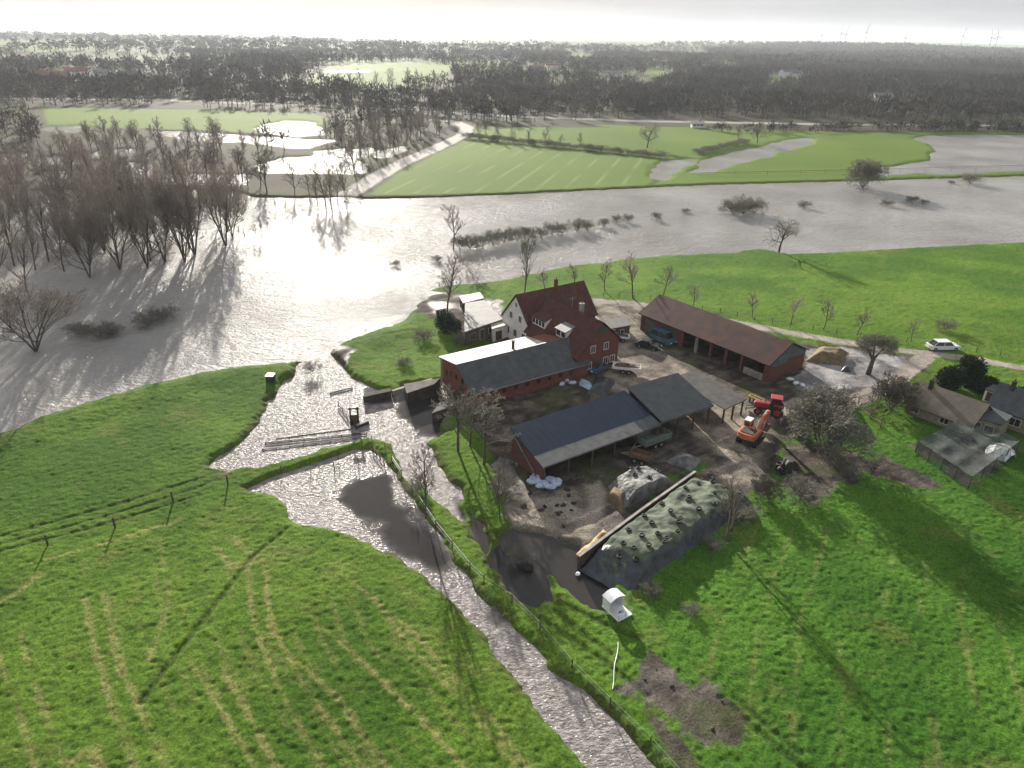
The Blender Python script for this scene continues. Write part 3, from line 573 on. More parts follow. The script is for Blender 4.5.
# patched darker half of the roof
# ------------------------------------------------------------------ mono-pitch yard sheds
def mono(name, label, nl_, nr_, fr_, fl_, zn, zf, rm, posts, strip=None, backm=None, group=None, ends='lr'):
    c = (np.array(nl_)+np.array(fr_))/2; a = math.atan2(nr_[1]-nl_[1], nr_[0]-nl_[0])
    t = thing(name, label, 'shed', (c[0], c[1], .42), a, group)
    Ln = float(np.hypot(nr_[0]-nl_[0], nr_[1]-nl_[1])); W = abs(float((np.array(fl_)-np.array(nl_))@np.array([-math.sin(a), math.cos(a)])))
    h, k = Ln/2, W/2; zn -= .42; zf -= .42
    def zz(y): return zn+(zf-zn)*(y+k)/W
    if strip:
        roof_slope('roof', -h, h, -k+strip, zz(-k+strip), k, zf, rm, t)
        roof_slope('eave_strip', -h, h-3.2, -k, zn-.01, -k+strip-.004, zz(-k+strip)-.01, M['lightsheet'], t)
        roof_slope('eave_strip', h-3.2+.01, h, -k, zn-.01, -k+strip-.004, zz(-k+strip)-.01, M['slate'], t)
    else: roof_slope('roof', -h, h, -k, zn, k, zf, rm, t)
    MB().box((0, k-.35, (zf-.3)/2), (Ln-.5, .2, zf-.3)).build('back_wall', backm or M['dkbrick'], t)
    for s in ((-1, 1) if ends == 'lr' else (-1,) if ends == 'l' else (1,) if ends == 'r' else ()):
        MB().prism([(-k+.4, 0), (k-.46, 0), (k-.46, zf-.33), (-k+.4, zn-.1)], s*(h-.35)-.1, s*(h-.35)+.1, 'x').build('end_wall', backm or M['dkbrick'], t)
    for i in range(posts): MB().box((-h+.4+(Ln-.8)*i/(posts-1), -k+.3, (zn-.1)/2), (.2, .2, zn-.1)).build('post', M['wood'], t)
    MB().box((0, -k+.14, zn-.22), (Ln-.1, .08, .16)).build('gutter', M['steel'], t)
    return t, h, k
s1, h1, k1 = mono('machine_shed', 'long open-fronted shed with blue-black roof and pale sheet strip along the eave', (4.1, 69.5), (19.7, 80.1), (15.0, 85.9), (-.4, 75.2), 3.05, 4.85, M['blue'], 6, strip=1.9)
for i in range(4): MB().box((-h1+2.5+i*4.2, .6, .8), (2.2, 2.0, 1.5)).build('stored_crate', M['wood'], s1)
MB().prism([(-k1+.3, .05), (-k1+.75, .05), (k1-.2, 4.2), (k1-.45, 4.25)], -h1-.02, -h1+.1, 'x').build('barge_board', M['lightsheet'], s1)
s2, h2, k2 = mono('machine_shed', 'open shed with square green-grey corrugated roof between the blue-black and brown-grey roofs', (20.0, 79.9), (27.9, 84.8), (22.9, 91.2), (15.2, 85.5), 3.4, 5.25, M['greenroof'], 4, ends='')
s3, h3, k3 = mono('lean_to', 'narrow lean-to with brown-grey roof on posts at the end of the shed row', (28.6, 84.5), (32.5, 87.6), (27.1, 95.0), (24.0, 92.6), 3.0, 4.1, M['leadsheet'], 3, ends='')
# ------------------------------------------------------------------ low outbuildings left of the farmhouse
def flat_building(name, label, quad, z, wm_, rm, win=(), cat='building', th=.2, oh=.3):
    p = [P(a, b, z) for a, b in quad]; c = sum(p)/4
    t = thing(name, label, cat, (c[0], c[1], .42), 0); q = [(v[0]-c[0], v[1]-c[1]) for v in p]; zl = z-.42
    ins = [(x*.94, y*.94) for x, y in q]
    MB().prism(ins, -.0, zl-th, 'z').build('wall', wm_, t)
    MB().slab([(x, y, zl) for x, y in q], th).build('roof', rm, t)
    (x0, y0), (x1, y1) = ins[0], ins[1]; a = math.atan2(y1-y0, x1-x0); L_ = math.hypot(x1-x0, y1-y0)
    for u, zz_, ww, hh, kind in win:
        o = MB().box((x0+(x1-x0)*u, y0+(y1-y0)*u, zz_), (ww, .1, hh), rz=a).build(kind, M['white'], t)
        MB().box((x0+(x1-x0)*u+math.sin(a)*.06, y0+(y1-y0)*u-math.cos(a)*.06, zz_), (ww-.16, .04, hh-.16), rz=a).build('pane' if kind == 'window' else 'panel', M['glass'] if kind == 'window' else M['wood'], o)
    return t
g1 = flat_building('outbuilding', 'low garden building with flat pale grey roof left of the white gable', [(464, 332), (503, 319), (484, 300), (465, 303)], 3.2, M['leadsheet'], M['lightsheet'], [(.2, 1.3, 1.2, 1.2, 'window'), (.45, 1.1, 1.0, 2.0, 'door'), (.72, 1.3, 1.5, 1.1, 'window')])
g2 = flat_building('garage', 'small white flat-roofed garage against the farmhouse gable', [(492, 329), (517, 322), (510, 317), (490, 322)], 2.9, M['render'], M['whiteroof'], [(.25, .95, 1.5, 1.8, 'door'), (.75, 1.4, .7, .7, 'window')])
g3 = flat_building('garden_shed', 'low garden shed with pale roof at the river side of the grey flat roof', [(463, 303), (484, 298), (480, 292), (459, 296)], 2.6, M['wood'], M['whiteroof'], [(.5, 1.1, .8, 1.5, 'door')], cat='shed')
g4 = flat_building('garden_shed', 'tiny shed with white roof beside the tall bare tree', [(436, 310), (446, 308), (443, 303), (435, 305)], 2.2, M['wood'], M['whiteroof'], [(.5, .9, .6, 1.3, 'door')], cat='shed')
yard = flat_building('low_shed', 'low dark shed across the gap between the farmhouse and the barn', [(604, 330), (631, 325), (626, 316), (601, 321)], 2.6, M['dkbrick'], M['leadsheet'], [(.3, 1.0, 1.2, 1.8, 'door'), (.7, 1.2, .8, .8, 'window')], cat='shed')
# ------------------------------------------------------------------ neighbours on the right
M['tanroof'] = mat('tan_grey_roof', (.21, .18, .135), (.14, .125, .10), .9, .9, wave=('X', .3, .02, .12))
def neigh(name, label, ra, rb, zr, w0, w1, ze, wm_, rm, wins, cat='house', ch=True):
    a = P(*ra, zr)[:2]; b = P(*rb, zr)[:2]; d = b-a; Ln = float(np.hypot(*d)); ang = math.atan2(d[1], d[0]); c = (a+b)/2
    t = gable(name, label, c, ang, Ln, -w0, w1, ze-.42, ze-.42, zr-.42, 0, wm_, rm, cat=cat, rm2=M['lightsheet'])  # paler far slope, darker near slope: sun and shade put into the roof colours
    for s, u, z, ww, hh in wins: window(t, s, u, z, ww, hh, {'f': -w0, 'b': w1, 'l': -Ln/2, 'r': Ln/2}[s])
    if ch: chimney(t, -Ln/2+1.4, -.6, zr-1.2, zr+.5, .5, M['dark'])
    return t
nb = neigh('bungalow', 'long low bungalow with grey-green roof and tan walls beside the netted run', (923, 381.5), (987, 404), 4.3, 3.4, 3.2, 2.1, M['tan'], M['tanroof'], [('f', -3, .95, 1.2, .9), ('f', 1, .95, 1.2, .9), ('l', 0, 1.3, 1.2, 1.1)])
an = flat_building('annex', 'flat dark-roofed annex at the end of the bungalow', [(968, 414), (1002, 425), (1013, 416), (985, 404)], 2.9, M['tan'], M['slate'], [(.3, 1.3, 1.2, 1, 'window'), (.7, 1.3, 1.2, 1, 'window')])
n2 = neigh('bungalow', 'house with very dark roof cut by the right edge of the picture', (1003, 383), (1062, 401), 5.2, 3.6, 3.6, 2.9, M['tan'], M['slate'], [('f', -4, 1.3, 1.4, 1.1), ('f', 0, 1.3, 1.4, 1.1)])
n3 = flat_building('carport', 'low grey-roofed carport between the two neighbour houses', [(985, 389), (1002, 394), (1008, 388), (993, 384)], 2.4, M['render'], M['slate'], [(.5, 1.0, 1.6, 1.6, 'door')], cat='carport')
# ------------------------------------------------------------------ far houses
def far_house(px, py, L_, W_, ang, roofm, wallm, label, zr=7.5, ze=4.0):
    p = P(px, py, .5)
    t = gable('house', label, p[:2], ang, L_, -W_/2, W_/2, ze, ze, zr, 0, wallm, roofm, cat='house', oh=.4)
    for u in (-.3, 0, .3): window(t, 'f', u*L_, 1.8, 1.5, 1.4, -W_/2)
    chimney(t, L_*.2, 0, zr-1, zr+1)
    return t
M['farred'] = mat('far_red_tile', (.22, .075, .05), (.15, .055, .045), .5)
far_house(50, 79, 34, 14, D(8), M['farred'], M['dkbrick'], 'wide red roofed farm beyond the long green field')
far_house(105, 77, 26, 12, D(-35), M['lightsheet'], M['render'], 'house with bright pale roof among trees beyond the long green field')
far_house(78, 75, 22, 10, D(20), M['farred'], M['render'], 'smaller red roofed house between the red farm and the pale roof')
far_house(130, 79, 22, 10, D(-10), M['slate'], M['dkbrick'], 'grey roofed brick house right of the bright pale roof')
far_house(788, 76, 26, 11, D(25), M['slate'], M['render'], 'bright white house on the wooded slope', 9, 6)
far_house(797, 76.5, 12, 8, D(-40), M['slate'], M['render'], 'small white annex beside the bright white house')
far_house(613, 77, 24, 12, D(-15), M['lightsheet'], M['render'], 'pale house in the trees behind the wood')
far_house(553, 68, 24, 11, D(10), M['farred'], M['render'], 'red roofed village house near the small bright meadow')
far_house(520, 67, 22, 11, D(-20), M['slate'], M['render'], 'grey roofed village house left of the small bright meadow')
far_house(536, 71, 20, 10, D(35), M['farred'], M['dkbrick'], 'red brick village house among the trees')
far_house(881, 102, 16, 9, D(5), M['lightsheet'], M['render'], 'small pale roofed house at the edge of the dark wood')
far_house(697, 127.5, 7, 3.4, D(5), M['whiteroof'], M['render'], 'low white building beside the far road', 3.4, 2.4)
far_house(285, 60, 30, 12, D(0), M['slate'], M['render'], 'grey roofed farm far behind the row of tall trees')
far_house(20, 62, 30, 12, D(15), M['farred'], M['dkbrick'], 'brick farm in the hazy distance at the left edge')
far_house(440, 53, 30, 14, D(-8), M['lightsheet'], M['render'], 'pale long building in the hazy distance')
far_house(660, 62, 26, 12, D(12), M['farred'], M['render'], 'red roofed house at the rim of the far wood')
# ------------------------------------------------------------------ silage clamps
M['net'] = mat('green_grey_cover_net', (.125, .155, .105), (.03, .042, .03), .9, .85, bump=.08, bscale=1.1, patch=((.10, .13, .05), .6, .55), detail=8)
M['film'] = mat('black_silage_film', (.050, .062, .074), (.018, .021, .024), 1.1, .42, bump=.22, bscale=1.6, spec=.5)
M['greyfilm'] = mat('grey_silage_film', (.20, .20, .19), (.07, .075, .08), 1.1, .7, bump=.2, bscale=2.2)
M['rubber'] = mat('black_rubber', (.022, .022, .022), (.014, .014, .014), 3, .8)
M['silage'] = mat('cut_silage_face', (.20, .15, .085), (.10, .075, .045), 1.6, .95, bump=.1, bscale=3)
M['straw'] = mat('spilled_maize', (.50, .36, .19), (.30, .20, .10), 1.8, .95, bump=.1, bscale=4)
M['tarp'] = mat('blue_white_tarp', (.42, .54, .66), (.22, .32, .44), .8, .5, bump=.1, bscale=2)
M['orange'] = mat('orange_paint', (.60, .18, .08), (.36, .11, .06), 2, .45)
M['red'] = mat('red_paint', (.42, .04, .055), (.24, .03, .04), 2, .4)
M['boatred'] = mat('red_plastic', (.62, .05, .07), (.45, .04, .05), 2, .4)
M['carwhite'] = mat('white_car_paint', (.78, .80, .83), (.70, .72, .75), 1, .25, spec=.6)
M['cardark'] = mat('black_car_paint', (.018, .020, .024), (.012, .014, .016), 1, .2, spec=.6)
M['carblue'] = mat('blue_car_paint', (.05, .12, .19), (.04, .09, .15), 1, .25, spec=.6)
M['lamp'] = mat('lamp_glass', (.7, .7, .65), (.6, .6, .55), 1, .15)
M['plastic'] = mat('white_plastic', (.80, .82, .84), (.66, .68, .70), 2, .4)
M['bluebag'] = mat('blue_white_bag', (.55, .66, .80), (.36, .46, .62), 3, .6, bump=.04)
M['yellow'] = mat('yellow_paint', (.50, .38, .08), (.36, .28, .06), 2, .5)
M['rust'] = mat('rusty_steel', (.16, .09, .06), (.10, .06, .045), 2, .85)

def mound(name, label, quad, hmax, m, nu=60, nv=26, slump=(.12, .12, .18, .18), seed=1, cat='silage clamp', tilt=0.0, z0=.35, side=None, powr=1.0):
    """a heap over a four-cornered footprint: quad = near-left, far-left, far-right, near-right (pixels on the ground)"""
    q = [P(a, b)[:2] for a, b in quad]; c = sum(q)/4
    t = thing(name, label, cat, (c[0], c[1], z0)); u, v = np.meshgrid(np.linspace(0, 1, nu), np.linspace(0, 1, nv), indexing='ij')
    A = [x-c for x in q]
    XY = (A[0][None, None]*((1-u)*(1-v))[..., None]+A[1][None, None]*(u*(1-v))[..., None]+A[2][None, None]*(u*v)[..., None]+A[3][None, None]*((1-u)*v)[..., None])
    def hf(u, v):
        e = np.minimum.reduce([ss(u, 0, slump[0]), ss(1-u, 0, slump[1]), ss(v, 0, slump[2]), ss(1-v, 0, slump[3])])
        return (e**powr)*hmax*(1-tilt*u)*(1-.16*(2*v-1)**2)
    gx = XY[..., 0]+c[0]; gy = XY[..., 1]+c[1]
    Z = hf(u, v); Z = Z+ (fbm(gx, gy, 1.6, 4, seed)*.24+fbm(gx*.5, gy, .7, 2, seed+9)*.10)*np.minimum(1, Z/hmax*2); Z = np.maximum(Z, -.1)
    V = np.concatenate([XY, Z[..., None]], -1).reshape(-1, 3); idx = np.arange(nu*nv).reshape(nu, nv)
    Fq = np.stack([idx[:-1, :-1], idx[:-1, 1:], idx[1:, 1:], idx[1:, :-1]], -1).reshape(-1, 4)
    if np.cross(A[1]-A[0], A[3]-A[0]) > 0: Fq = Fq
    else: Fq = Fq[:, ::-1]
    def where(a, b):
        p = A[0]*(1-a)*(1-b)+A[1]*a*(1-b)+A[2]*a*b+A[3]*(1-a)*b; i = min(int(a*(nu-1)), nu-1); j = min(int(b*(nv-1)), nv-1)
        return c[0]+p[0], c[1]+p[1], z0+Z[i, j]
    zc = Z.reshape(-1)[Fq].mean(1); um = u.reshape(-1)[Fq].mean(1); vm = v.reshape(-1)[Fq].mean(1)
    if side:
        flat = (um > .17) & (vm > .03) & (vm < .80+.025*np.sin(um*19)+.01*np.sin(um*53)) | ((um > .06) & (um <= .17) & (vm > .15) & (vm < .6) & (np.sin(um*140+vm*30) > .2))
        mesh_np('cover_net', V, Fq[flat], m, t, True); mesh_np('film', V, Fq[~flat], side, t, True)
    else: mesh_np('cover', V, Fq, m, t, True)
    return t, where
# tyres
def tyre_mesh(R_=.38, r_=.15, nu=14, nv=7):
    V = []; Fc = []
    for i in range(nu):
        for j in range(nv):
            a = 2*math.pi*i/nu; b = 2*math.pi*j/nv; V.append(((R_+r_*math.cos(b))*math.cos(a), (R_+r_*math.cos(b))*math.sin(a), r_*math.sin(b)))
            Fc.append((i*nv+j, ((i+1) % nu)*nv+j, ((i+1) % nu)*nv+(j+1) % nv, i*nv+(j+1) % nv))
    return V, Fc
tv, tf = tyre_mesh()
big, wh = mound('silage_clamp', 'large silage clamp under green-grey netting with dark film sides', [(579, 569), (697, 482), (757, 503), (630, 598)], 1.9, M['net'], 120, 70, (.22, .07, .04, .24), 4, side=M['film'])
ty0 = None
spots = [(.93, .35), (.93, .6), (.94, .8), (.95, .12), (.8, .12), (.88, .2), (.84, .55), (.7, .35), (.66, .62), (.55, .35), (.5, .6), (.44, .72), (.42, .3), (.36, .55), (.6, .1), (.45, .1), (.3, .15), (.3, .4), (.26, .62), (.2, .3), (.2, .5), (.16, .65), (.14, .4), (.33, .74), (.75, .72), (.8, .8)]
def drop_tyre(x, y, z, label, group, s=1.0, tilt=None):
    global ty0
    if ty0 is None:
        ty0 = MB().add(tv, tf).build('tyre', M['rubber'], smooth=True); o = ty0
    else: o = ty0.copy(); col.objects.link(o)
    o.location = (x, y, z); o.scale = (s, s, s); o.rotation_euler = tilt or (rnd.uniform(-.15, .15), rnd.uniform(-.15, .15), rnd.uniform(0, 3)); return tag(o, label, 'tyre', group)
for a, b in spots:
    x, y, z = wh(a, b); drop_tyre(x, y, z+.12, 'black tyre weighing down the green cover of the large clamp', 'tyres on the large clamp', rnd.uniform(.5, .68))
    if rnd.random() < .3: drop_tyre(x+.3, y+.55, z+.2, 'black tyre weighing down the green cover of the large clamp', 'tyres on the large clamp', .55)
sm, wh2 = mound('silage_clamp', 'smaller opened silage clamp under wrinkled grey film beside the large one', [(618, 512), (606, 486), (648, 470), (678, 484)], 1.9, M['greyfilm'], 46, 34, (.06, .2, .3, .22), 14, powr=.8)
for a, b in ((.3, .6), (.6, .45), (.75, .6), (.4, .82), (.55, .85), (.85, .5)):
    x, y, z = wh2(a, b); drop_tyre(x, y, z+.1, 'black tyre on the wrinkled grey film of the smaller clamp', 'tyres on the smaller clamp', .6)
p = P(612, 503); sf = MB()
tag(mound('silage_heap', 'open brown face of cut silage at the near end of the smaller clamp', [(604, 497), (610, 486), (632, 500), (622, 515)], 1.2, M['silage'], 20, 20, (.3, .3, .3, .3), 5, cat='silage heap')[0])
mound('maize_heap', 'spilled golden maize along the near corner of the large clamp', [(576, 553), (604, 527), (612, 534), (586, 560)], .55, M['straw'], 30, 12, (.2, .2, .4, .4), 6, cat='maize heap')
mound('sheeted_heap', 'rounded grey sheeted heap beyond the silage clamps', [(662, 462), (676, 452), (706, 460), (694, 474)], 1.0, M['greyfilm'], 24, 24, (.35, .35, .35, .35), 8, cat='heap')
mound('manure_heap', 'yellowish brown dung heap behind the end of the red barn', [(800, 362), (818, 346), (852, 352), (846, 368)], 1.5, M['silage'], 26, 26, (.35, .35, .35, .35), 10, cat='heap')
mound('tarped_heap', 'dark tarpaulin-covered heap in the yard between stable and machine shed', [(585, 395), (596, 372), (618, 382), (606, 398)], 1.3, M['film'], 26, 22, (.35, .35, .35, .35), 11, cat='heap')
mound('tarpaulin', 'crumpled light blue tarpaulin edge beside the dark covered heap', [(576, 386), (580, 377), (592, 382), (600, 396)], .4, M['tarp'], 24, 14, (.3, .3, .3, .3), 12, cat='tarpaulin')
mound('tyre_heap', 'black heap of tyres and rubbish below the excavator', [(776, 474), (782, 460), (800, 462), (800, 478)], 1.1, M['rubber'], 18, 18, (.4, .4, .4, .4), 13, cat='heap')
mound('ash_heap', 'small dark heap in the grey yard under the pollard', [(838, 372), (842, 366), (853, 367), (852, 374)], .6, M['film'], 14, 14, (.4, .4, .4, .4), 15, cat='heap')
mound('ash_heap', 'white chalky patch heap in the grey yard near the dung heap', [(838, 358), (845, 352), (862, 356), (858, 362)], .35, M['whiteroof'], 14, 14, (.4, .4, .4, .4), 16, cat='heap')
for i in range(9):
    q = P(782+rnd.uniform(-6, 14), 468+rnd.uniform(-6, 6)); drop_tyre(q[0], q[1], .8+rnd.uniform(0, .6), 'old tyre thrown on the black heap below the excavator', 'tyres on the black heap', rnd.uniform(.8, 1.2), (rnd.uniform(-.6, .6), rnd.uniform(-.6, .6), 0))
# low concrete walls beside the clamps and at the ponds
def wall_line(name, label, pts, h_, th, m, cat='wall', z=.3, cap=None):
    q = [P(a, b) for a, b in pts]; c = sum(q)/len(q); t = thing(name, label, cat, (c[0], c[1], z)); b_ = MB(); k = MB()
    for i in range(len(q)-1):
        a, b = q[i]-c, q[i+1]-c; L_ = float(np.hypot(*(b-a)[:2])); an = math.atan2(b[1]-a[1], b[0]-a[0]); mid = (a+b)/2
        b_.box((mid[0], mid[1], h_/2-.3), (L_-.006, th, h_+.6), rz=an); k.box((mid[0], mid[1], h_+.044), (L_-.01, th+.08, .08), rz=an)
    b_.build('wall_body', m, t); k.build('coping', cap or M['concrete'], t); return t
wall_line('clamp_wall', 'long low concrete wall between the two silage clamps', [(578, 566), (640, 519), (694, 480)], 1.4, .22, M['dconcrete'])
wall_line('clamp_wall', 'low concrete kerb wall on the meadow side of the large clamp', [(652, 596), (700, 560), (742, 520)], .12, .22, M['dconcrete'], cap=M['dconcrete'])
M['palecon'] = mat('pale_concrete', (.20, .19, .18), (.12, .115, .11), .8, .95, spec=.1)
def tank(label, quad, h_, top, z=-.3):
    q = [P(a, b, h_)[:2] for a, b in quad]; c = sum(q)/4; t = thing('slurry_pit', label, 'slurry pit', (c[0], c[1], z)); loc = [(x[0]-c[0], x[1]-c[1]) for x in q]
    MB().prism(loc, 0, h_-z-.1, 'z').build('wall', M['dconcrete'], t); MB().slab([(x*1.02, y*1.02, h_-z) for x, y in loc], .098).build('lid', top, t); return t  # very dark wall under a pale lid: the front's shade is painted in
tank('brown concrete block standing in the flood left of the stable', [(407, 393), (434, 384), (440, 378), (404, 384)], 2.0, M['palecon'])
tank('smaller brown concrete block nearer the trees by the stable', [(432, 413), (449, 407), (462, 402), (440, 402)], 1.7, M['palecon'])
tank('low dark sluice wall on the water edge of the grass', [(363, 397), (391, 391), (390, 388), (364, 393)], 1.0, M['dconcrete'])
wall_line('retaining_wall', 'pale concrete edge along the grass left of the stable', [(392, 392), (412, 386), (432, 380)], .35, .4, M['concrete'])

# ------------------------------------------------------------------ vehicles
def wheel(par, x, y, r, w_, rimm=None):
    o = MB().tube((x, y-w_/2, r), (x, y+w_/2, r), r, r, 18).build('wheel', M['rubber'], par, False, .03)
    s = 1 if y > 0 else -1
    MB().tube((x, y+s*w_*.3, r), (x, y+s*(w_/2+.015), r), r*.58, r*.52, 14).build('rim', rimm or M['steel'], o); return o
def car(px, py, rz, paint, label, L_=4.4, W=1.78, hh=1.45, van=False, cat='car', name='parked_car'):
    p = P(px, py); t = thing(name, label, cat, (p[0], p[1], .5), rz); k = W/2
    x0, x1 = -L_/2, L_/2
    body = [(x0, .32), (x0+.05, .75), (x0+.25, .88), (x0+1.0, .93), (x1-.6, .93), (x1-.1, .9), (x1, .7), (x1, .3), (x1-.3, .22), (x0+.3, .22)]
    if van: body = [(x0, .35), (x0+.05, .85), (x0+.7, 1.05), (x0+1.0, 1.1), (x1-.05, 1.1), (x1, .3), (x1-.3, .24), (x0+.3, .24)]
    MB().prism(body, -k, k, 'y').build('body', paint, t, False, .06)
    a, b, c_, d_ = (x0+1.15, x0+1.85, x1-1.1, x1-.35) if not van else (x0+.85, x0+1.4, x1-.25, x1-.1)
    zb = .92 if not van else 1.09; kk = k-.08; kt = k-.25
    gl = MB(); vs = [(a, -kk, zb), (d_, -kk, zb), (d_, kk, zb), (a, kk, zb), (b, -kt, hh-.06), (c_, -kt, hh-.06), (c_, kt, hh-.06), (b, kt, hh-.06)]
    gl.add(vs, [(3, 2, 1, 0), (4, 5, 6, 7), (0, 1, 5, 4), (1, 2, 6, 5), (2, 3, 7, 6), (3, 0, 4, 7)]).build('windows', M['glass'], t)
    MB().slab([(b-.05, -kt-.03, hh), (c_+.05, -kt-.03, hh), (c_+.05, kt+.03, hh), (b-.05, kt+.03, hh)], .055).build('car_roof', paint, t)
    pl_ = MB()
    for s in (-1, 1):
        for f_ in (0, .48, 1):
            xb = a+(d_-a)*f_; xt = b+(c_-b)*f_; pl_.tube((xb, s*(kk+.006), zb), (xt, s*(kt+.006), hh-.05), .045, .04, 5)
    pl_.build('pillars', paint, t)
    for x in (x0+.8, x1-.8):
        for s in (-1, 1): wheel(t, x, s*(k-.08), .33, .22)
    for s in (-1, 1):
        MB().box((x0+.02, s*(k-.3), .68), (.12, .38, .16)).build('headlight', M['lamp'], t); MB().box((x1+.005, s*(k-.22), .72), (.06, .22, .2)).build('tail_light', M['red'], t)
    return t
car(942, 349, D(184), M['carwhite'], 'white estate car parked on the lane beside the dark conifers', 5.2, 1.95, 1.6)
car(648, 348, D(150), M['cardark'], 'black car standing alone in the sunlit yard', 4.2)
car(663, 342, D(128), M['carblue'], 'blue van with pale roof parked in front of the red barn', 4.6, 1.9, 2.0, True, 'van', 'parked_van')
car(597, 371, D(40), M['carblue'], 'small blue car tucked beside the brick wing of the farmhouse', 3.8)
def trailer(px, py, rz, label, bed, L_=4.2, W=2.0, sides=.5, load=None, name='farm_trailer'):
    p = P(px, py); t = thing(name, label, 'trailer', (p[0], p[1], .5), rz)
    MB().box((0, 0, .85), (L_, W, .12)).build('bed', bed, t); s_ = MB()
    for y in (-W/2+.03, W/2-.03): s_.box((0, y, .91+sides/2), (L_, .06, sides))
    for x in (-L_/2+.03, L_/2-.03): s_.box((x, 0, .913+sides/2), (.06, W-.12, sides))
    s_.build('side_boards', bed, t)
    MB().tube((-L_/2, -.4, .75), (-L_/2-1.3, 0, .5), .05).tube((-L_/2, .4, .75), (-L_/2-1.3, 0, .5), .05).build('drawbar', M['steel'], t)
    for x in (-.5, .5):
        for s in (-1, 1): wheel(t, x, s*(W/2-.1), .36, .24)
    if load: MB().blob((0, 0, .95), (L_*.42, W*.4, .45), 12, 6, .2, 3).build('load', load, t)
    return t
trailer(626, 372, D(-10), 'flat trailer with white rails beside the farmhouse wing', M['plastic'], 4.4, 2.0, .3, M['rust'])
trailer(652, 444, D(34), 'grey-green tipping trailer in the shade before the machine shed', mat('grey_green_paint', (.16, .21, .18), (.10, .13, .11), 2, .6), 4.6, 2.3, .7)
trailer(620, 341, D(170), 'white implement trailer behind the farmhouse wing corner', M['plastic'], 3.2, 1.6, .25, M['dark'])
trailer(640, 462, D(-30), 'small dark cart beside the smaller silage clamp', M['rust'], 2.6, 1.5, .4)
# --- excavator
def excavator(px, py, rz):
    p = P(px, py); t = thing('excavator', 'orange crawler excavator with raised arm beside the bushy tree', 'excavator', (p[0], p[1], .5), rz)
    for s in (-1, 1):
        tr = MB().prism([(-1.9, .35), (-1.6, .08), (1.6, .08), (1.9, .35), (1.9, .6), (1.6, .85), (-1.6, .85), (-1.9, .6)], s*1.15-.28, s*1.15+.28, 'y').build('track', M['rubber'], t)
        for x in (-1.4, -.5, .5, 1.4): MB().tube((x, s*1.1, .45), (x, s*1.47, .45), .28, .28, 12).build('track_roller', M['dark'], tr)
    MB().box((0, 0, .75), (2.2, 1.8, .3)).tube((0, 0, .85), (0, 0, 1.08), .75, .75, 20).build('undercarriage', M['dark'], t)
    MB().prism([(-2.3, -1.2), (-2.5, -.6), (-2.5, .6), (-2.3, 1.2), (1.2, 1.25), (1.35, .3), (1.35, -1.25)], 1.1, 1.45, 'z').build('platform', M['dark'], t)
    MB().prism([(-2.55, -1.0), (-2.75, 0), (-2.55, 1.0), (-2.2, 1.3), (.2, 1.3), (.2, -1.3), (-2.2, -1.3)], 1.45, 2.25, 'z').build('engine_house', M['orange'], t, False, .08)
    MB().box((-1.4, 0, 2.3), (1.6, 1.8, .1)).build('engine_hood', M['dconcrete'], t); MB().tube((-1.0, -.7, 2.3), (-1.0, -.7, 2.8), .07).build('exhaust', M['dark'], t)
    cb = MB().prism([(-.1, 1.46), (1.45, 1.46), (1.55, 2.1), (1.1, 3.05), (-.1, 3.05)], .35, 1.28, 'y').build('cab', M['orange'], t, False, .05)
    MB().prism([(1.1, 2.95), (1.56, 2.15), (1.50, 2.0), (1.02, 2.95)], .42, 1.2, 'y').box((.65, 1.285, 2.4), (1.0, .03, .85)).box((.6, .345, 2.4), (1.0, .03, .85)).box((-.105, .82, 2.5), (.03, .7, .6)).build('cab_window', M['glass'], cb)
    MB().box((.5, .82, 3.09), (1.3, .95, .07)).build('cab_top', M['plastic'], cb)
    MB().prism([(.9, 1.5), (1.35, 1.4), (2.6, 2.9), (4.0, 3.1), (4.05, 3.4), (2.35, 3.35)], -.75, -.35, 'y').build('boom', M['orange'], t, False, .03)
    st_ = MB().prism([(3.6, 3.55), (4.2, 3.5), (4.5, 1.2), (4.2, 1.1)], -.72, -.38, 'y').build('stick', M['orange'], t, False, .03)
    MB().tube((1.5, -.95, 1.7), (2.4, -.95, 2.7), .08).tube((1.5, -.15, 1.7), (2.4, -.15, 2.7), .08).tube((2.5, -.55, 3.45), (3.7, -.55, 3.6), .08).build('hydraulic_ram', M['steel'], t)
    MB().prism([(4.1, 1.2), (4.6, 1.2), (4.8, .8), (4.6, .3), (3.9, .1), (3.5, .5), (3.8, .7)], -1.05, -.05, 'y').build('bucket', M['rust'], t, False, .03)
    return t
excavator(750, 441, D(52)).scale = (.92, .92, .92)
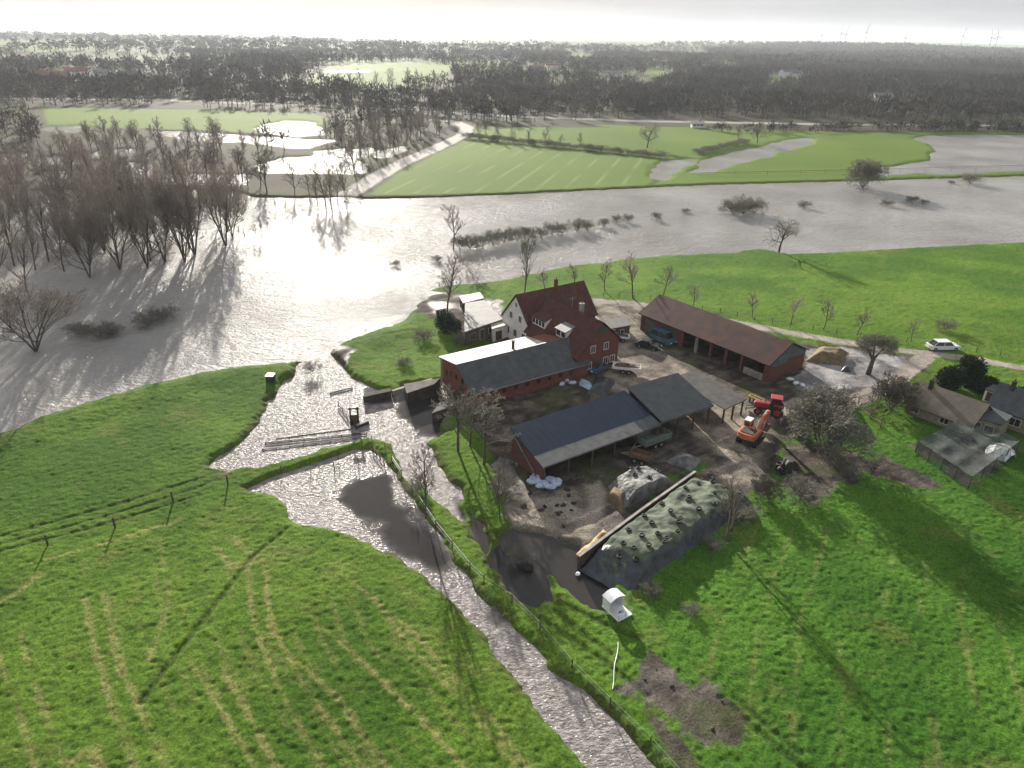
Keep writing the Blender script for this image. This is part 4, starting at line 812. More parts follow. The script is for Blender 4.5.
def tractor(px, py, rz):
    p = P(px, py); t = thing('tractor', 'red farm tractor with large rear wheels behind the excavator', 'tractor', (p[0], p[1], .5), rz)
    MB().box((1.2, 0, 1.35), (2.1, .85, .75)).box((2.3, 0, 1.25), (.15, .75, .6)).build('bonnet', M['red'], t, False, .08)
    MB().box((.3, 0, .9), (3.6, .55, .5)).build('chassis', M['dark'], t)
    cb = MB().add([(-1.25, -.75, 1.4), (.35, -.7, 1.4), (.35, .7, 1.4), (-1.25, .75, 1.4), (-1.1, -.65, 2.65), (.1, -.6, 2.65), (.1, .6, 2.65), (-1.1, .65, 2.65)], [(3, 2, 1, 0), (4, 5, 6, 7), (0, 1, 5, 4), (1, 2, 6, 5), (2, 3, 7, 6), (3, 0, 4, 7)]).build('cab', M['glass'], t)
    MB().box((-.5, 0, 2.74), (1.6, 1.5, .16)).build('cab_top', M['red'], cb, False, .05)
    pf = MB()
    for a, b in (((-1.25, -.76, 1.4), (-1.1, -.66, 2.66)), ((.36, -.71, 1.4), (.11, -.61, 2.66)), ((.36, .71, 1.4), (.11, .61, 2.66)), ((-1.25, .76, 1.4), (-1.1, .66, 2.66))): pf.tube(a, b, .05)
    pf.build('cab_frame', M['dark'], cb)
    for s in (-1, 1):
        wheel(t, -.8, s*.95, .88, .5, M['red']); wheel(t, 1.7, s*.85, .56, .36, M['red'])
        MB().box((-.8, s*.95, 1.84), (1.2, .52, .08)).build('mudguard', M['red'], t, False, .03); MB().box((2.36, s*.25, 1.35), (.05, .2, .16)).build('headlight', M['lamp'], t)
    MB().tube((1.0, -.3, 1.7), (1.0, -.3, 2.6), .05).build('exhaust', M['dark'], t)
    MB().tube((2.2, .4, .8), (3.2, .4, .5), .07).tube((2.2, -.4, .8), (3.2, -.4, .5), .07).box((3.3, 0, .5), (.15, 1.5, .5)).build('front_loader', M['dark'], t)
    return t
tractor(770, 414, D(160))
# --- yellow plough left of the tractor
p = P(754, 404); yp = thing('plough', 'small yellow implement standing left of the red tractor', 'plough', (p[0], p[1], .5), D(-50))
MB().box((0, 0, .9), (2.4, .14, .14)).box((0, .7, .9), (2.4, .12, .12)).box((-1.1, .35, .9), (.12, .8, .12)).box((1.1, .35, .9), (.12, .8, .12)).build('frame', M['yellow'], yp)
for i in range(4): MB().prism([(-.05, 0), (.25, 0), (.1, .9), (0, .9)], -.9+.6*i, -.75+.6*i, 'x').build('tine', M['rust'], yp)
# --- calf hutch
p = P(616, 610); ch = thing('calf_hutch', 'white calf hutch with curved roof and open pen at the puddle edge', 'hutch', (p[0], p[1], .5), D(34))
arc = [(-1.3+2.6*i/8, 2.0+.45*math.sin(math.pi*i/8)) for i in range(9)]
MB().prism(arc+[(x, z-.06) for x, z in reversed(arc)], -.2, 1.6, 'y').build('hutch_roof', M['plastic'], ch)
MB().box((0, 1.5, 1.1), (2.3, .06, 1.9)).box((-1.15, .75, 1.1), (.06, 1.5, 1.9)).box((1.15, .75, 1.1), (.06, 1.5, 1.9)).build('hutch_wall', M['plastic'], ch)
MB().box((0, -.2, .12), (2.5, 3.4, .12)).build('pen_floor', M['plastic'], ch); r_ = MB()
for x in (-1.2, 0, 1.2):
    for y in (-1.85,): r_.tube((x, y, .1), (x, y, 1.1), .03, .03, 6)
for z in (.5, .8, 1.1):
    r_.tube((-1.2, -1.85, z), (1.2, -1.85, z), .02, .02, 6).tube((-1.2, -1.85, z), (-1.2, 0, z), .02, .02, 6).tube((1.2, -1.85, z), (1.2, 0, z), .02, .02, 6)
r_.build('pen_rail', M['steel'], ch); MB().blob((.3, -.9, .25), (.3, .25, .15), 8, 5).build('feed_bucket', M['tarp'], ch)
for s in (-1, 1): wheel(ch, 0, s*1.0+.2, .2, .12)
ch.scale = (.68, .68, .68)
# --- white dome tent and the netted run
p = P(1000, 455); dt = thing('dome_tent', 'white faceted dome tent in the corner of the netted run', 'tent', (p[0], p[1], .5), .3)
def dome(r, n, rings, open_=()):
    V = [(r*math.cos(math.pi/2*j/rings)*math.cos(2*math.pi*(i+.5*(j % 2))/n), r*math.cos(math.pi/2*j/rings)*math.sin(2*math.pi*(i+.5*(j % 2))/n), r*.85*math.sin(math.pi/2*j/rings)) for j in range(rings) for i in range(n)]+[(0, 0, r*.85)]
    Fc = []
    for j in range(rings-1):
        for i in range(n):
            a, b, c_, d_ = j*n+i, j*n+(i+1) % n, (j+1)*n+i, (j+1)*n+(i+1) % n
            if (j, i) in open_: continue
            Fc += [(a, b, c_), (b, d_, c_)] if j % 2 == 0 else [(a, b, d_), (a, d_, c_)]
    return V, Fc+[((rings-1)*n+i, (rings-1)*n+(i+1) % n, rings*n) for i in range(n)]
V, Fc = dome(1.75, 9, 3, ((0, 6), (0, 7))); MB().add(V, Fc).build('tent_skin', M['plastic'], dt)
e = MB()
for f_ in Fc:
    for i in range(3): e.tube(V[f_[i]], V[f_[(i+1) % 3]], .035, .035, 5, False)
e.build('tent_frame', M['steel'], dt)
nq = [P(a, b) for a, b in ((915, 453), (965, 425), (1016, 452), (968, 489))]; nc = sum(nq)/4
nr_ = thing('netted_run', 'fenced run covered by a sagging dark grey net beside the bungalow', 'poultry run', (nc[0], nc[1], .5))
nm = mat('grey_netting', (.13, .16, .15), (.08, .10, .10), 2, .9, alpha=.38)
n_ = 18; V = []; 
for i in range(n_+1):
    for j in range(n_+1):
        u, v = i/n_, j/n_; q = nq[0]*(1-u)*(1-v)+nq[1]*u*(1-v)+nq[2]*u*v+nq[3]*(1-u)*v-nc
        V.append((q[0], q[1], 1.75-.35*abs(math.sin(u*math.pi*3))*abs(math.sin(v*math.pi*3))))
MB().add(V, [(i*(n_+1)+j, (i+1)*(n_+1)+j, (i+1)*(n_+1)+j+1, i*(n_+1)+j+1) for i in range(n_) for j in range(n_)]).build('roof_net', nm, nr_, True)
for k in range(4):
    a, b = nq[k]-nc, nq[(k+1) % 4]-nc
    MB().add([(a[0], a[1], 0), (b[0], b[1], 0), (b[0], b[1], 1.7), (a[0], a[1], 1.7)], [(0, 1, 2, 3)]).build('side_net', nm, nr_)
    for i in range(4): q = a+(b-a)*i/4; MB().tube((q[0], q[1], -.2), (q[0], q[1], 1.82), .06, .05, 6).build('post', M['wood'], nr_)
# --- things by the bungalow
p = P(948, 414); bo = thing('rowing_boat', 'long red boat lying by the bungalow wall', 'boat', (p[0], p[1], .5), D(-38))
MB().add([(-2.6, 0, .5), (-1.6, -.5, .5), (1.8, -.5, .5), (2.3, -.3, .5), (2.3, .3, .5), (1.8, .5, .5), (-1.6, .5, .5), (-2.2, 0, .08), (-1.4, -.25, .05), (1.9, -.25, .05), (1.9, .25, .05), (-1.4, .25, .05)],
    [(0, 1, 8, 7), (1, 2, 9, 8), (2, 3, 9), (3, 4, 10, 9), (4, 5, 10), (5, 6, 11, 10), (6, 0, 7, 11), (7, 8, 11), (8, 9, 10, 11)]).build('hull', M['boatred'], bo)
for x in (-.8, .9): MB().box((x, 0, .42), (.25, .94, .05)).build('thwart', M['wood'], bo)
p = P(955, 409); gc = thing('garden_table', 'white garden table with dark items beside the red boat', 'table', (p[0], p[1], .5), .4)
MB().box((0, 0, .74), (1.6, 1.1, .07)).build('tabletop', M['plastic'], gc)
for sx in (-.7, .7):
    for sy in (-.45, .45): MB().box((sx, sy, .35), (.07, .07, .7)).build('leg', M['plastic'], gc)
p = P(960, 412.5); mw = thing('wheelbarrow', 'dark wheelbarrow right of the white garden table', 'wheelbarrow', (p[0], p[1], .5), 1.0)
MB().add([(-.5, -.3, .3), (.4, -.2, .3), (.4, .2, .3), (-.5, .3, .3), (-.7, -.4, .7), (.6, -.35, .7), (.6, .35, .7), (-.7, .4, .7)], [(3, 2, 1, 0), (0, 1, 5, 4), (1, 2, 6, 5), (2, 3, 7, 6), (3, 0, 4, 7)]).build('tray', M['dark'], mw)
MB().tube((.75, -.05, .2), (.75, .05, .2), .2, .2, 12).build('wheel', M['rubber'], mw); MB().tube((.75, -.1, .2), (-1.2, -.3, .6), .03).tube((.75, .1, .2), (-1.2, .3, .6), .03).build('handle', M['steel'], mw)
def gate(px, py, qx, qy, label, h_=1.1, rails=4, name='fence', m=None, posts=None, cat='fence', rail_r=.035, z=.4):
    a, b = P(px, py), P(qx, qy); c = (a+b)/2; L_ = float(np.hypot(*(b-a)[:2])); t = thing(name, label, cat, (c[0], c[1], z), math.atan2(b[1]-a[1], b[0]-a[0]))
    n = posts or max(2, int(L_/2.5)+1)
    for i in range(n): MB().tube((-L_/2+L_*i/(n-1), 0, -.6), (-L_/2+L_*i/(n-1), 0, h_+.1), .07, .06, 6).build('post', m or M['wood'], t)
    r = MB()
    for k in range(rails): r.box((0, .075, h_*(k+1)/rails-.05), (L_, .04, rail_r*2))
    r.build('rail', m or M['wood'], t); return t
gate(858, 404, 872, 399, 'dark post and rail fence piece at the lane corner under the red shrub', 1.3, 5)
gate(860, 410, 880, 428, 'wooden rail fence running down from the red shrub', 1.1, 3)
gate(265, 441, 366, 431, 'submerged dark double railing across the upper flood', .35, 2, m=M['dark'], posts=9, name='railing', cat='railing', z=-.1, rail_r=.06)
gate(262, 447, 356, 436, 'lower submerged railing parallel to the double railing', .25, 1, m=M['dark'], posts=8, name='railing', cat='railing', z=-.1, rail_r=.06)
gate(276, 436, 352, 426, 'uppermost drowned railing in the flood sheet', .2, 1, m=M['dark'], posts=7, name='railing', cat='railing', z=-.1, rail_r=.05)
gate(330, 391, 352, 386, 'floating beam fence near the flood breach', .3, 1, m=M['dark'], posts=3, name='railing', cat='railing', z=-.1, rail_r=.1)
gate(338, 403, 356, 427, 'dark footbridge railing leading to the sluice frame', .8, 2, m=M['dark'], posts=5, name='railing', cat='railing', z=-.1, rail_r=.09)
gate(372, 447, 384, 462, 'rusty rail fence at the corner of the dark pond', .8, 2, m=M['rust'], posts=4, z=-.1)
p = P(355, 425, 0); sg = thing('sluice_frame', 'dark wooden sluice frame standing in the rushing water', 'sluice', (p[0], p[1], 0), D(10))
for x in (-.5, .5): MB().box((x, 0, 1.1), (.22, .22, 3.4)).build('post', M['dark'], sg)
MB().box((0, 0, 2.55), (1.5, .2, .25)).box((0, 0, 1.5), (.8, .16, .2)).build('crossbeam', M['dark'], sg); MB().box((0, .05, .6), (.78, .08, 1.5)).build('sluice_gate', M['rust'], sg)
wall_line('weir_beam', 'dark beam weir beside the sluice frame', [(356, 425), (368, 420)], .4, .4, M['dark'], cat='weir', z=0)
gpost = None
def post(px, py, h_, label, group, r=.09, z=.4, m='wood', lean=(0, 0)):
    p = P(px, py); o = MB().tube((0, 0, -.5), (0, 0, h_), r, r*.85, 7).tube((0, 0, h_-.02), (0, 0, h_+.04), r*.88, r*.5, 7).build('fence_post', M[m]); o.location = (float(p[0]), float(p[1]), z); o.rotation_euler = (lean[0], lean[1], 0)
    return tag(o, label, 'post', group)
for px, py, lab in ((48, 545, 'short dark meadow post nearest the left edge'), (115, 527, 'dark meadow post second from the left edge'), (173, 501, 'dark meadow post in the middle of the bank track'), (228, 484, 'dark meadow post where the bank meets the track')):
    post(px, py, 1.3, lab, 'posts along the meadow track', .11)
for px, py in ((281, 470), (310, 462), (338, 456), (358, 462), (372, 441), (385, 448), (334, 466)): post(px, py, 1.25, 'slim post standing in the water along the grass bank', 'posts along the grass bank', .06, -.1)
# wire fence beside the ditch
def wire_fence(name, label, pts, step, m='wood', wire='plastic', hh=1.0, wr=.035):
    q = [P(a, b) for a, b in pts]; c = sum(q)/len(q); t = thing(name, label, 'fence', (c[0], c[1], .4)); wv = MB(); prev = None
    for i in range(len(q)-1):
        L_ = np.hypot(*(q[i+1]-q[i])[:2]); n = max(1, int(round(L_/step)))
        for k in range(n+(i == len(q)-2)):
            u = q[i]+(q[i+1]-q[i])*k/n-c
            MB().tube((u[0], u[1], -.5), (u[0], u[1], hh+.1), .055, .05, 6).build('post', M[m], t)
            if prev is not None: wv.tube((prev[0], prev[1], hh), (u[0], u[1], hh), wr, wr, 4, False).tube((prev[0], prev[1], hh*.55), (u[0], u[1], hh*.55), wr*.5, wr*.5, 4, False)
            prev = u
    wv.build('wire', M[wire], t); return t
wire_fence('tape_fence', 'white tape fence along the ditch towards the bottom edge', [(484, 583), (512, 602), (540, 630), (572, 668), (610, 706), (650, 745), (690, 790)], 5, wire='steel', wr=.013)
wire_fence('wire_fence', 'thin wire fence on the grass strip right of the dark pond', [(392, 462), (412, 492), (436, 528), (470, 570), (484, 583)], 4, wire='steel', wr=.02)
wire_fence('wire_fence', 'wire fence between the farm lane and the bright meadow', [(588, 296), (650, 300), (720, 313), (790, 327), (860, 338), (930, 345), (1024, 360)], 3.5, wire='steel', wr=.02)
wire_fence('wire_fence', 'rail fence along the crest of the far dyke', [(700, 176), (800, 174), (900, 171.5), (1024, 168), (1100, 167)], 12, wire='wood', hh=1.3, wr=.08)
p0 = P(618, 643); p1 = P(612, 690); hs = MB(); pr = None
for i in range(9):
    u = p0+(p1-p0)*i/8+np.array([.06*math.sin(i*1.1), 0, 0]); u = (u[0], u[1], .62)
    if pr: hs.tube(pr, u, .028, .028, 5, False)
    pr = u
tag(hs.build('water_hose', M['plastic']), 'white hose lying on the grass below the calf hutch', 'hose')
# --- small loose things
def bag(px, py, s, label, group, m='bluebag', seed=1, z=.45, name='feed_bag', cat='bag'):
    p = P(px, py); o = MB().blob((0, 0, .2*s), (.5*s, .32*s, .22*s), 10, 6, .2, seed).build(name, M[m], None, True); o.location = (float(p[0]), float(p[1]), z); o.rotation_euler = (0, 0, seed*1.3); return tag(o, label, cat, group)
for i, (px, py) in enumerate(((533, 480), (537, 483), (541, 479), (545, 484), (549, 481), (553, 484), (557, 482), (540, 487), (547, 489), (552, 488), (536, 477), (556, 487), (543, 486), (531, 484))):
    bag(px, py, 1.35, 'blue and white bag in the pile by the shed corner', 'bags piled at the machine shed corner', seed=i+1, z=.45+.12*(i % 3))
for i, (px, py, lab) in enumerate(((562, 385, 'pale blue bag beside the stable wall'), (566, 381, 'upright pale sack near the stable door'), (572, 384, 'white sack between the stable and the dark heap'))): bag(px, py, 1.3, lab, 'sacks near the stable', seed=20+i)
for i in range(14): bag(505+rnd.uniform(0, 75), 505+rnd.uniform(-18, 25), rnd.uniform(.5, 1.0), 'dark lump of rubble on the muddy yard before the clamps', 'rubble lumps on the mud', 'dconcrete' if i % 3 else 'rubber', 40+i, .42, 'rubble_lump', 'rubble')
for i in range(10): bag(640+rnd.uniform(0, 100), 668+rnd.uniform(0, 62)*rnd.random(), rnd.uniform(.25, .5), 'pale stone lump on the muddy patch near the bottom edge', 'stones on the muddy patch', 'dconcrete', 60+i, .42, 'stone_lump', 'rubble')
for px, py, lab in ((271, 381, 'white topped box on the meadow near the river bank'), (527, 565, 'round dark float in the brown puddle')):
    p = P(px, py); t = thing('water_trough' if px < 300 else 'buoy', lab, 'trough' if px < 300 else 'buoy', (p[0], p[1], .45 if px < 300 else .0))
    if px < 300: MB().box((0, 0, .5), (1.1, 1.1, 1.0)).build('box_body', M['dark'], t); MB().box((0, 0, 1.06), (1.2, 1.2, .1)).build('lid', M['plastic'], t)
    else: MB().blob((0, 0, .2), (.65, .65, .45), 12, 8, .03).build('float', M['rubber'], t, True); MB().tube((0, 0, .5), (.1, .2, 1.3), .05).build('mast', M['dark'], t)
p = P(578, 571); tag(MB().blob((float(p[0]), float(p[1]), .12), (.3, .25, .16), 8, 5, .2).build('floating_bag', M['plastic']), 'small white bag floating at the dark end of the large clamp', 'bag')
p = P(798, 488); cr = thing('wooden_crate', 'open grey crate on the grass below the black tyre heap', 'crate', (p[0], p[1], .5), .5); cm_ = MB()
for y in (-.6, .6): cm_.box((0, y, .3), (1.6, .08, .5))
for x in (-.76, .76): cm_.box((x, 0, .3), (.08, 1.1, .5))
cm_.build('crate_sides', M['leadsheet'], cr); MB().box((0, 0, .06), (1.5, 1.1, .06)).build('crate_floor', M['wood'], cr)
for i, (px, py) in enumerate(((796, 384), (802, 386), (790, 380))): bag(px, py, 1.2, 'white lump lying by the flooded corner of the barn', 'white lumps by the barn corner', 'plastic', 80+i)
# --- wind turbines on the horizon
M['turbine'] = mat('grey_turbine_paint', (.22, .23, .24), (.18, .19, .20), .2, .7)
def turbine(px, tp, label, dist=3200):
    v = fwd*F+RT*(px-512)+UP*(384-40); x = v[0]/v[1]*dist
    d = np.array([x, dist, 0.]); lo, hi = 0, 300
    for _ in range(30):
        mid = (lo+hi)/2; q = d+np.array([0, 0, mid-H]); 
        if 384-F*(q@UP)/(q@fwd) > tp: lo = mid
        else: hi = mid
    hub = lo*.68; t = thing('wind_turbine', label, 'wind turbine', (x, dist, 0), rnd.uniform(-.5, .5), 'wind turbines on the horizon')
    MB().tube((0, 0, 0), (0, 0, hub), 1.6, 1.0, 10).build('tower', M['turbine'], t); na = MB().box((0, .6, hub+.4), (1.8, 4.2, 1.8)).build('nacelle', M['turbine'], t); R_ = lo-hub
    a0 = rnd.uniform(-.4, .4)
    for k in range(3):
        a = a0+math.pi/2+k*2.094; ca, sa = math.cos(a), math.sin(a)
        MB().tube((ca*.5, -1.2, hub+.4+sa*.5), (ca*R_, -1.2, hub+.4+sa*R_), 1.3, .4, 5).build('blade', M['turbine'], t)
for px, tp, lab in ((821, 27, 'faint leftmost wind turbine on the horizon'), (840, 24, 'left one of the close pair of wind turbines'), (845, 25, 'right one of the close pair of wind turbines'), (865, 22, 'tallest wind turbine, just right of the close pair'), (905, 30, 'low faint wind turbine between the two groups'), (962, 27, 'wind turbine alone left of the last two'), (991, 29, 'left one of the last two wind turbines'), (997, 28, 'last wind turbine toward the right edge')): turbine(px, tp, lab)
# ------------------------------------------------------------------ trees: limbs grown branch by branch
M['bark'] = mat('bark', (.12, .10, .085), (.07, .06, .05), 3, .95)
M['twig'] = mat('bare_twigs', (.30, .265, .235), (.20, .175, .155), .6, .95, tone='obj')
M['twigg'] = mat('grey_twigs', (.215, .205, .165), (.14, .135, .11), .6, .95)
M['twigred'] = mat('red_twigs', (.42, .20, .18), (.30, .14, .13), .8, .95)
M['paletwig'] = mat('pale_twigs', (.20, .17, .14), (.14, .12, .10), .8, .95)
M['farwood'] = mat('far_twigs', (.115, .092, .078), (.054, .047, .042), .012, .95, tone='attr')
M['darkwood'] = mat('dark_far_twigs', (.085, .070, .058), (.036, .038, .030), .008, .95, tone='attr')
M['conifer'] = mat('conifer_needles', (.020, .045, .016), (.010, .024, .010), 1.5, .9)
M['reed'] = mat('dead_reed', (.17, .145, .10), (.10, .085, .06), 1, .95)
def seg_mesh(name, segs, n, m, parent):
    if not len(segs): segs = [((0, 0, 0), (0, 0, .01), .001, .001)]
    A = np.array([s[0] for s in segs], float); B = np.array([s[1] for s in segs], float); ra = np.array([s[2] for s in segs]); rb = np.array([s[3] for s in segs])
    d = B-A; d /= np.linalg.norm(d, axis=1)[:, None]+1e-9
    ref = np.where(np.abs(d[:, 2:3]) > .9, np.array([[1., 0, 0]]), np.array([[0, 0, 1.]]))
    u = np.cross(d, ref); u /= np.linalg.norm(u, axis=1)[:, None]+1e-9; v = np.cross(d, u)
    t = np.arange(n)*2*math.pi/n; c = np.cos(t)[None, :, None]; s_ = np.sin(t)[None, :, None]
    ring = u[:, None, :]*c+v[:, None, :]*s_
    V = np.concatenate([A[:, None, :]+ring*ra[:, None, None], B[:, None, :]+ring*rb[:, None, None]], 1).reshape(-1, 3)
    k = np.arange(len(segs))[:, None]*2*n; i = np.arange(n)[None, :]; j = (np.arange(n)[None, :]+1) % n
    return mesh_np(name, V, np.stack([k+i, k+j, k+n+j, k+n+i], -1).reshape(-1, 4), m, parent)
def grow(seed, kids=(8, 6, 5, 4), trunk=.30, r=.020, ang=(.6, 1.0), up=.25, lean=0.0, stems=1, ratio=.62, twr=.0017, wob=.16, top=.5):
    g = random.Random(seed); big = []; small = []
    def rv(): return Vector((g.gauss(0, 1), g.gauss(0, 1), g.gauss(0, 1)))
    def br(p, d, ln, rad, lev):
        n = 4 if lev == 0 else 3 if lev < 3 else 2
        pts = [p]; dd = d
        for i in range(n):
            dd = (dd+rv()*wob*(.45 if lev == 0 else 1)+Vector((0, 0, up*(.3 if lev else 0)))).normalized()
            pts.append(pts[-1]+dd*(ln/n))
        rr = [max(rad*(1-.75*i/n), twr) if lev else rad*(1-.45*i/n) for i in range(n+1)]
        for i in range(n): (big if rad > .0042 else small).append((pts[i], pts[i+1], rr[i], rr[i+1]))
        if lev >= len(kids): return
        k = kids[lev]
        for c in range(k):
            t = (trunk+(1-trunk)*((c+g.random())/k)) if lev == 0 else .25+.75*((c+g.random())/k)
            x = t*n; i = min(int(x), n-1); q = pts[i].lerp(pts[i+1], x-i); ax = (pts[i+1]-pts[i]).normalized()
            side = ax.orthogonal().normalized(); side = Matrix.Rotation(c*2.4+g.uniform(-.5, .5), 3, ax) @ side
            a = g.uniform(*ang)*(1.15-.45*t if lev == 0 else 1)
            nd = (ax*math.cos(a)+side*math.sin(a)).normalized()
            br(q, nd, ln*ratio*g.uniform(.75, 1.15)*((1.15-.45*t) if lev == 0 else 1.05-.35*t), max(rr[i]*.62, twr), lev+1)
    for s in range(stems):
        a = s*6.283/max(stems, 1)+g.random(); le = lean if stems == 1 else lean+.25
        br(Vector((0, 0, -.01)), Vector((math.cos(a)*le, math.sin(a)*le, 1)).normalized(), .72, r*(1 if stems == 1 else .7), 0)
    z = max(s[1].z for s in big+small)
    f = lambda L_: [(s[0]/z, s[1]/z, s[2], s[3]) for s in L_]
    return f(big), f(small)
def tree_template(name, seed, tm='twig', **k):
    b, s = grow(seed, **k); root = bpy.data.objects.new(name, None)
    tr = seg_mesh('trunk', b, 6, M['bark'], root); cr = seg_mesh('crown', s, 3, M[tm], root)
    for o in (tr, cr): col.objects.unlink(o)
    return root, tr, cr
BIGT = [tree_template('bare_tree', 100+i, kids=(10, 6, 5, 4), trunk=.2, r=.014, up=.8, ratio=.5, ang=(.4, .75), lean=.06*i, twr=.0013) for i in range(3)]
WIL = [tree_template('willow_tree', 200+i, kids=(7, 6, 6, 4), trunk=.15, r=.014, up=.7, ratio=.56, ang=(.4, .85), stems=4, lean=.05, twr=.0013) for i in range(3)]
OAK = [tree_template('bare_tree', 300+i, kids=(8, 6, 6, 4), trunk=.28, r=.026, up=.12, ratio=.66, ang=(.75, 1.15), wob=.22) for i in range(2)]
YNG = [tree_template('young_tree', 400+i, kids=(11, 7, 6), trunk=.34, r=.013, up=.5, ratio=.45, ang=(.5, .95), twr=.0024) for i in range(3)]
TALL = [tree_template('bare_tree', 500+i, kids=(13, 7, 6, 4), trunk=.3, r=.014, up=.55, ratio=.42, ang=(.6, 1.0)) for i in range(2)]
MID = [tree_template('bare_tree', 600+i, kids=(9, 6, 5), trunk=.2, r=.016, up=.45, ratio=.56, ang=(.5, 1.0), twr=.0036) for i in range(4)]
BUSHT = [tree_template('bare_bush', 700+i, tm='twigg', kids=(6, 6, 5), trunk=.08, r=.012, up=.25, ratio=.66, ang=(.5, 1.1), stems=7, lean=.35, twr=.0038) for i in range(3)]
REDT = [tree_template('red_shrub', 750, tm='twigred', kids=(6, 6, 6, 3), trunk=.08, r=.012, up=.2, ratio=.66, ang=(.5, 1.1), stems=5, lean=.35, twr=.0045)]
GREYT = [tree_template('bushy_tree', 780, tm='twigg', kids=(8, 7, 6, 4), trunk=.12, r=.016, up=.2, ratio=.66, ang=(.6, 1.1), stems=4, lean=.3, twr=.0036)]
GREYB = [tree_template('bare_tree', 800+i, tm='twigg', kids=(9, 7, 6, 3), trunk=.34, r=.015, up=.3, ratio=.5, ang=(.5, 1.05), twr=.0024) for i in range(2)]
cnt = {}
def plant(T, x, y, h, label, group=None, cat='tree', wide=1.0, name=None, z=.35, rz=None, lean=0):
    i = cnt.get(id(T), 0); cnt[id(T)] = i+1
    root, tr, cr = T[i % len(T)]
    o = bpy.data.objects.new(name or root.name.split('.')[0], None); col.objects.link(o); o.location = (float(x), float(y), z)
    o.rotation_euler = (lean, 0, rnd.uniform(0, 6.28) if rz is None else rz); o.scale = (h*wide, h*wide, h)
    for s in (tr, cr):
        c = s.copy(); col.objects.link(c); c.parent = o
    return tag(o, label, cat, group)
def at(T, px, py, top, label, **k):
    z = k.get('z', .35); p = P(px, py, z); return plant(T, p[0], p[1], hpx(px, py, top, z), label, **k)
# --- single trees one can point to
at(BIGT, 524, 298, 231, 'big bare tree with round crown standing behind the white gabled farmhouse', wide=.85)
at(TALL, 447, 312, 254, 'tall thin bare tree beside the garden buildings at the river tip', wide=1.1)
at(YNG, 453, 250, 203, 'pale thin bare tree standing in the river at the start of the bush row', wide=1.1, z=-.1)
at(OAK, 779, 252, 214, 'dark spreading bare tree on the river edge of the right meadow', wide=1.15)
at(GREYT, 863, 188, 157, 'round dense tree standing in the river by the far dyke', wide=1.1, z=-.1, name='river_tree')
at(WIL, 36, 352, 270, 'broad multi-stemmed willow standing in water at the left edge', wide=1.25, z=-.1)
at(WIL, 40, 353, 280, 'second stem clump of the broad left edge willow', wide=1.1, z=-.1) if False else None
at(GREYB, 458, 452, 384, 'tallest of the bare trees between the stable and the ditch', wide=1.3)
at(GREYB, 484, 466, 396, 'bare tree with bushy crown nearest the end of the machine shed', wide=1.4)
at(TALL, 470, 447, 396, 'slender bare tree between the two taller ones by the stable', wide=1.2)
at(TALL, 426, 518, 448, 'thin bare tree on the grass strip beside the dark pond', wide=.9)
at(TALL, 500, 520, 462, 'leaning bare sapling on the strip by the brown puddle', wide=.8)
at(BIGT, 726, 544, 482, 'bare round-crowned tree on the grass below the green silage clamp', wide=1.15)
at(GREYT, 822, 455, 392, 'large greenish-grey bushy tree beside the excavator', wide=1.02)
at(REDT, 890, 410, 377, 'reddish bare shrub at the corner of the farm lane', cat='shrub', wide=1.0)
at(REDT, 764, 500, 478, 'small red shrub at the end of the green silage clamp', cat='shrub', wide=1.0)
for px, py, tp, lab in ((545, 291, 268, 'thin young tree just right of the big tree behind the farmhouse'), (574, 288, 263, 'young tree behind the far corner of the farmhouse roof'), (605, 292, 260, 'young tree by the gravel behind the farmhouse'),
        (633, 299, 250, 'straight dark young tree between farmhouse and red barn'), (663, 297, 263, 'young tree just behind the barn end nearest the farmhouse'), (692, 309, 284, 'small young tree behind the barn roof'),
        (752, 318, 290, 'first young tree on the meadow edge past the barn middle'), (791, 325, 295, 'second roadside young tree behind the barn end'), (823, 330, 299, 'third roadside young tree near the grey yard'),
        (857, 335, 305, 'thin roadside sapling above the pollard tree'), (911, 342, 318, 'small roadside sapling left of the white car')):
    at(YNG, px, py, tp, lab, group='young trees along the farm lane', wide=1.25)
# --- the pollard, the hedge and the dark conifers
def cloud(n, lobes, size, seed, mkey, name, parent, up=.0, aspect=1.0):
    g = np.random.default_rng(seed); w_ = np.array([l[1][0]*l[1][1]*l[1][2] for l in lobes]); k = g.choice(len(lobes), n, p=w_/w_.sum())
    c = np.array([l[0] for l in lobes])[k]; r = np.array([l[1] for l in lobes])[k]
    d = g.normal(size=(n, 3)); d /= np.linalg.norm(d, axis=1)[:, None]; p = c+d*r*(g.random(n)**.4)[:, None]*g.uniform(.75, 1.1, n)[:, None]
    a = g.normal(size=(n, 3))+d*.8+np.array([0, 0, up]); a /= np.linalg.norm(a, axis=1)[:, None]; b = np.cross(a, g.normal(size=(n, 3))); b /= np.linalg.norm(b, axis=1)[:, None]
    s = size*g.uniform(.5, 1.3, n)[:, None]; L_ = a*s*aspect; W_ = b*s
    V = np.stack([p-W_*.5, p+W_*.5, p+L_+W_*.25, p+L_-W_*.25], 1).reshape(-1, 3)
    return mesh_np(name, V, np.arange(n*4).reshape(-1, 4), M[mkey], parent)
p = P(868, 374); pl = thing('pollard_tree', 'dark pollard tree with two bushy tops leaning over the grey yard', 'tree', (p[0], p[1], .4))
MB().tube((0, 0, -.1), (.2, .1, 2.6), .42, .34, 9).tube((.2, .1, 2.5), (-.9, .3, 4.4), .26, .14, 7).tube((.2, .1, 2.5), (1.5, .2, 4.6), .24, .12, 7).tube((.2, .1, 2.5), (.3, .8, 5.2), .18, .08, 7).build('trunk', M['bark'], pl, True)
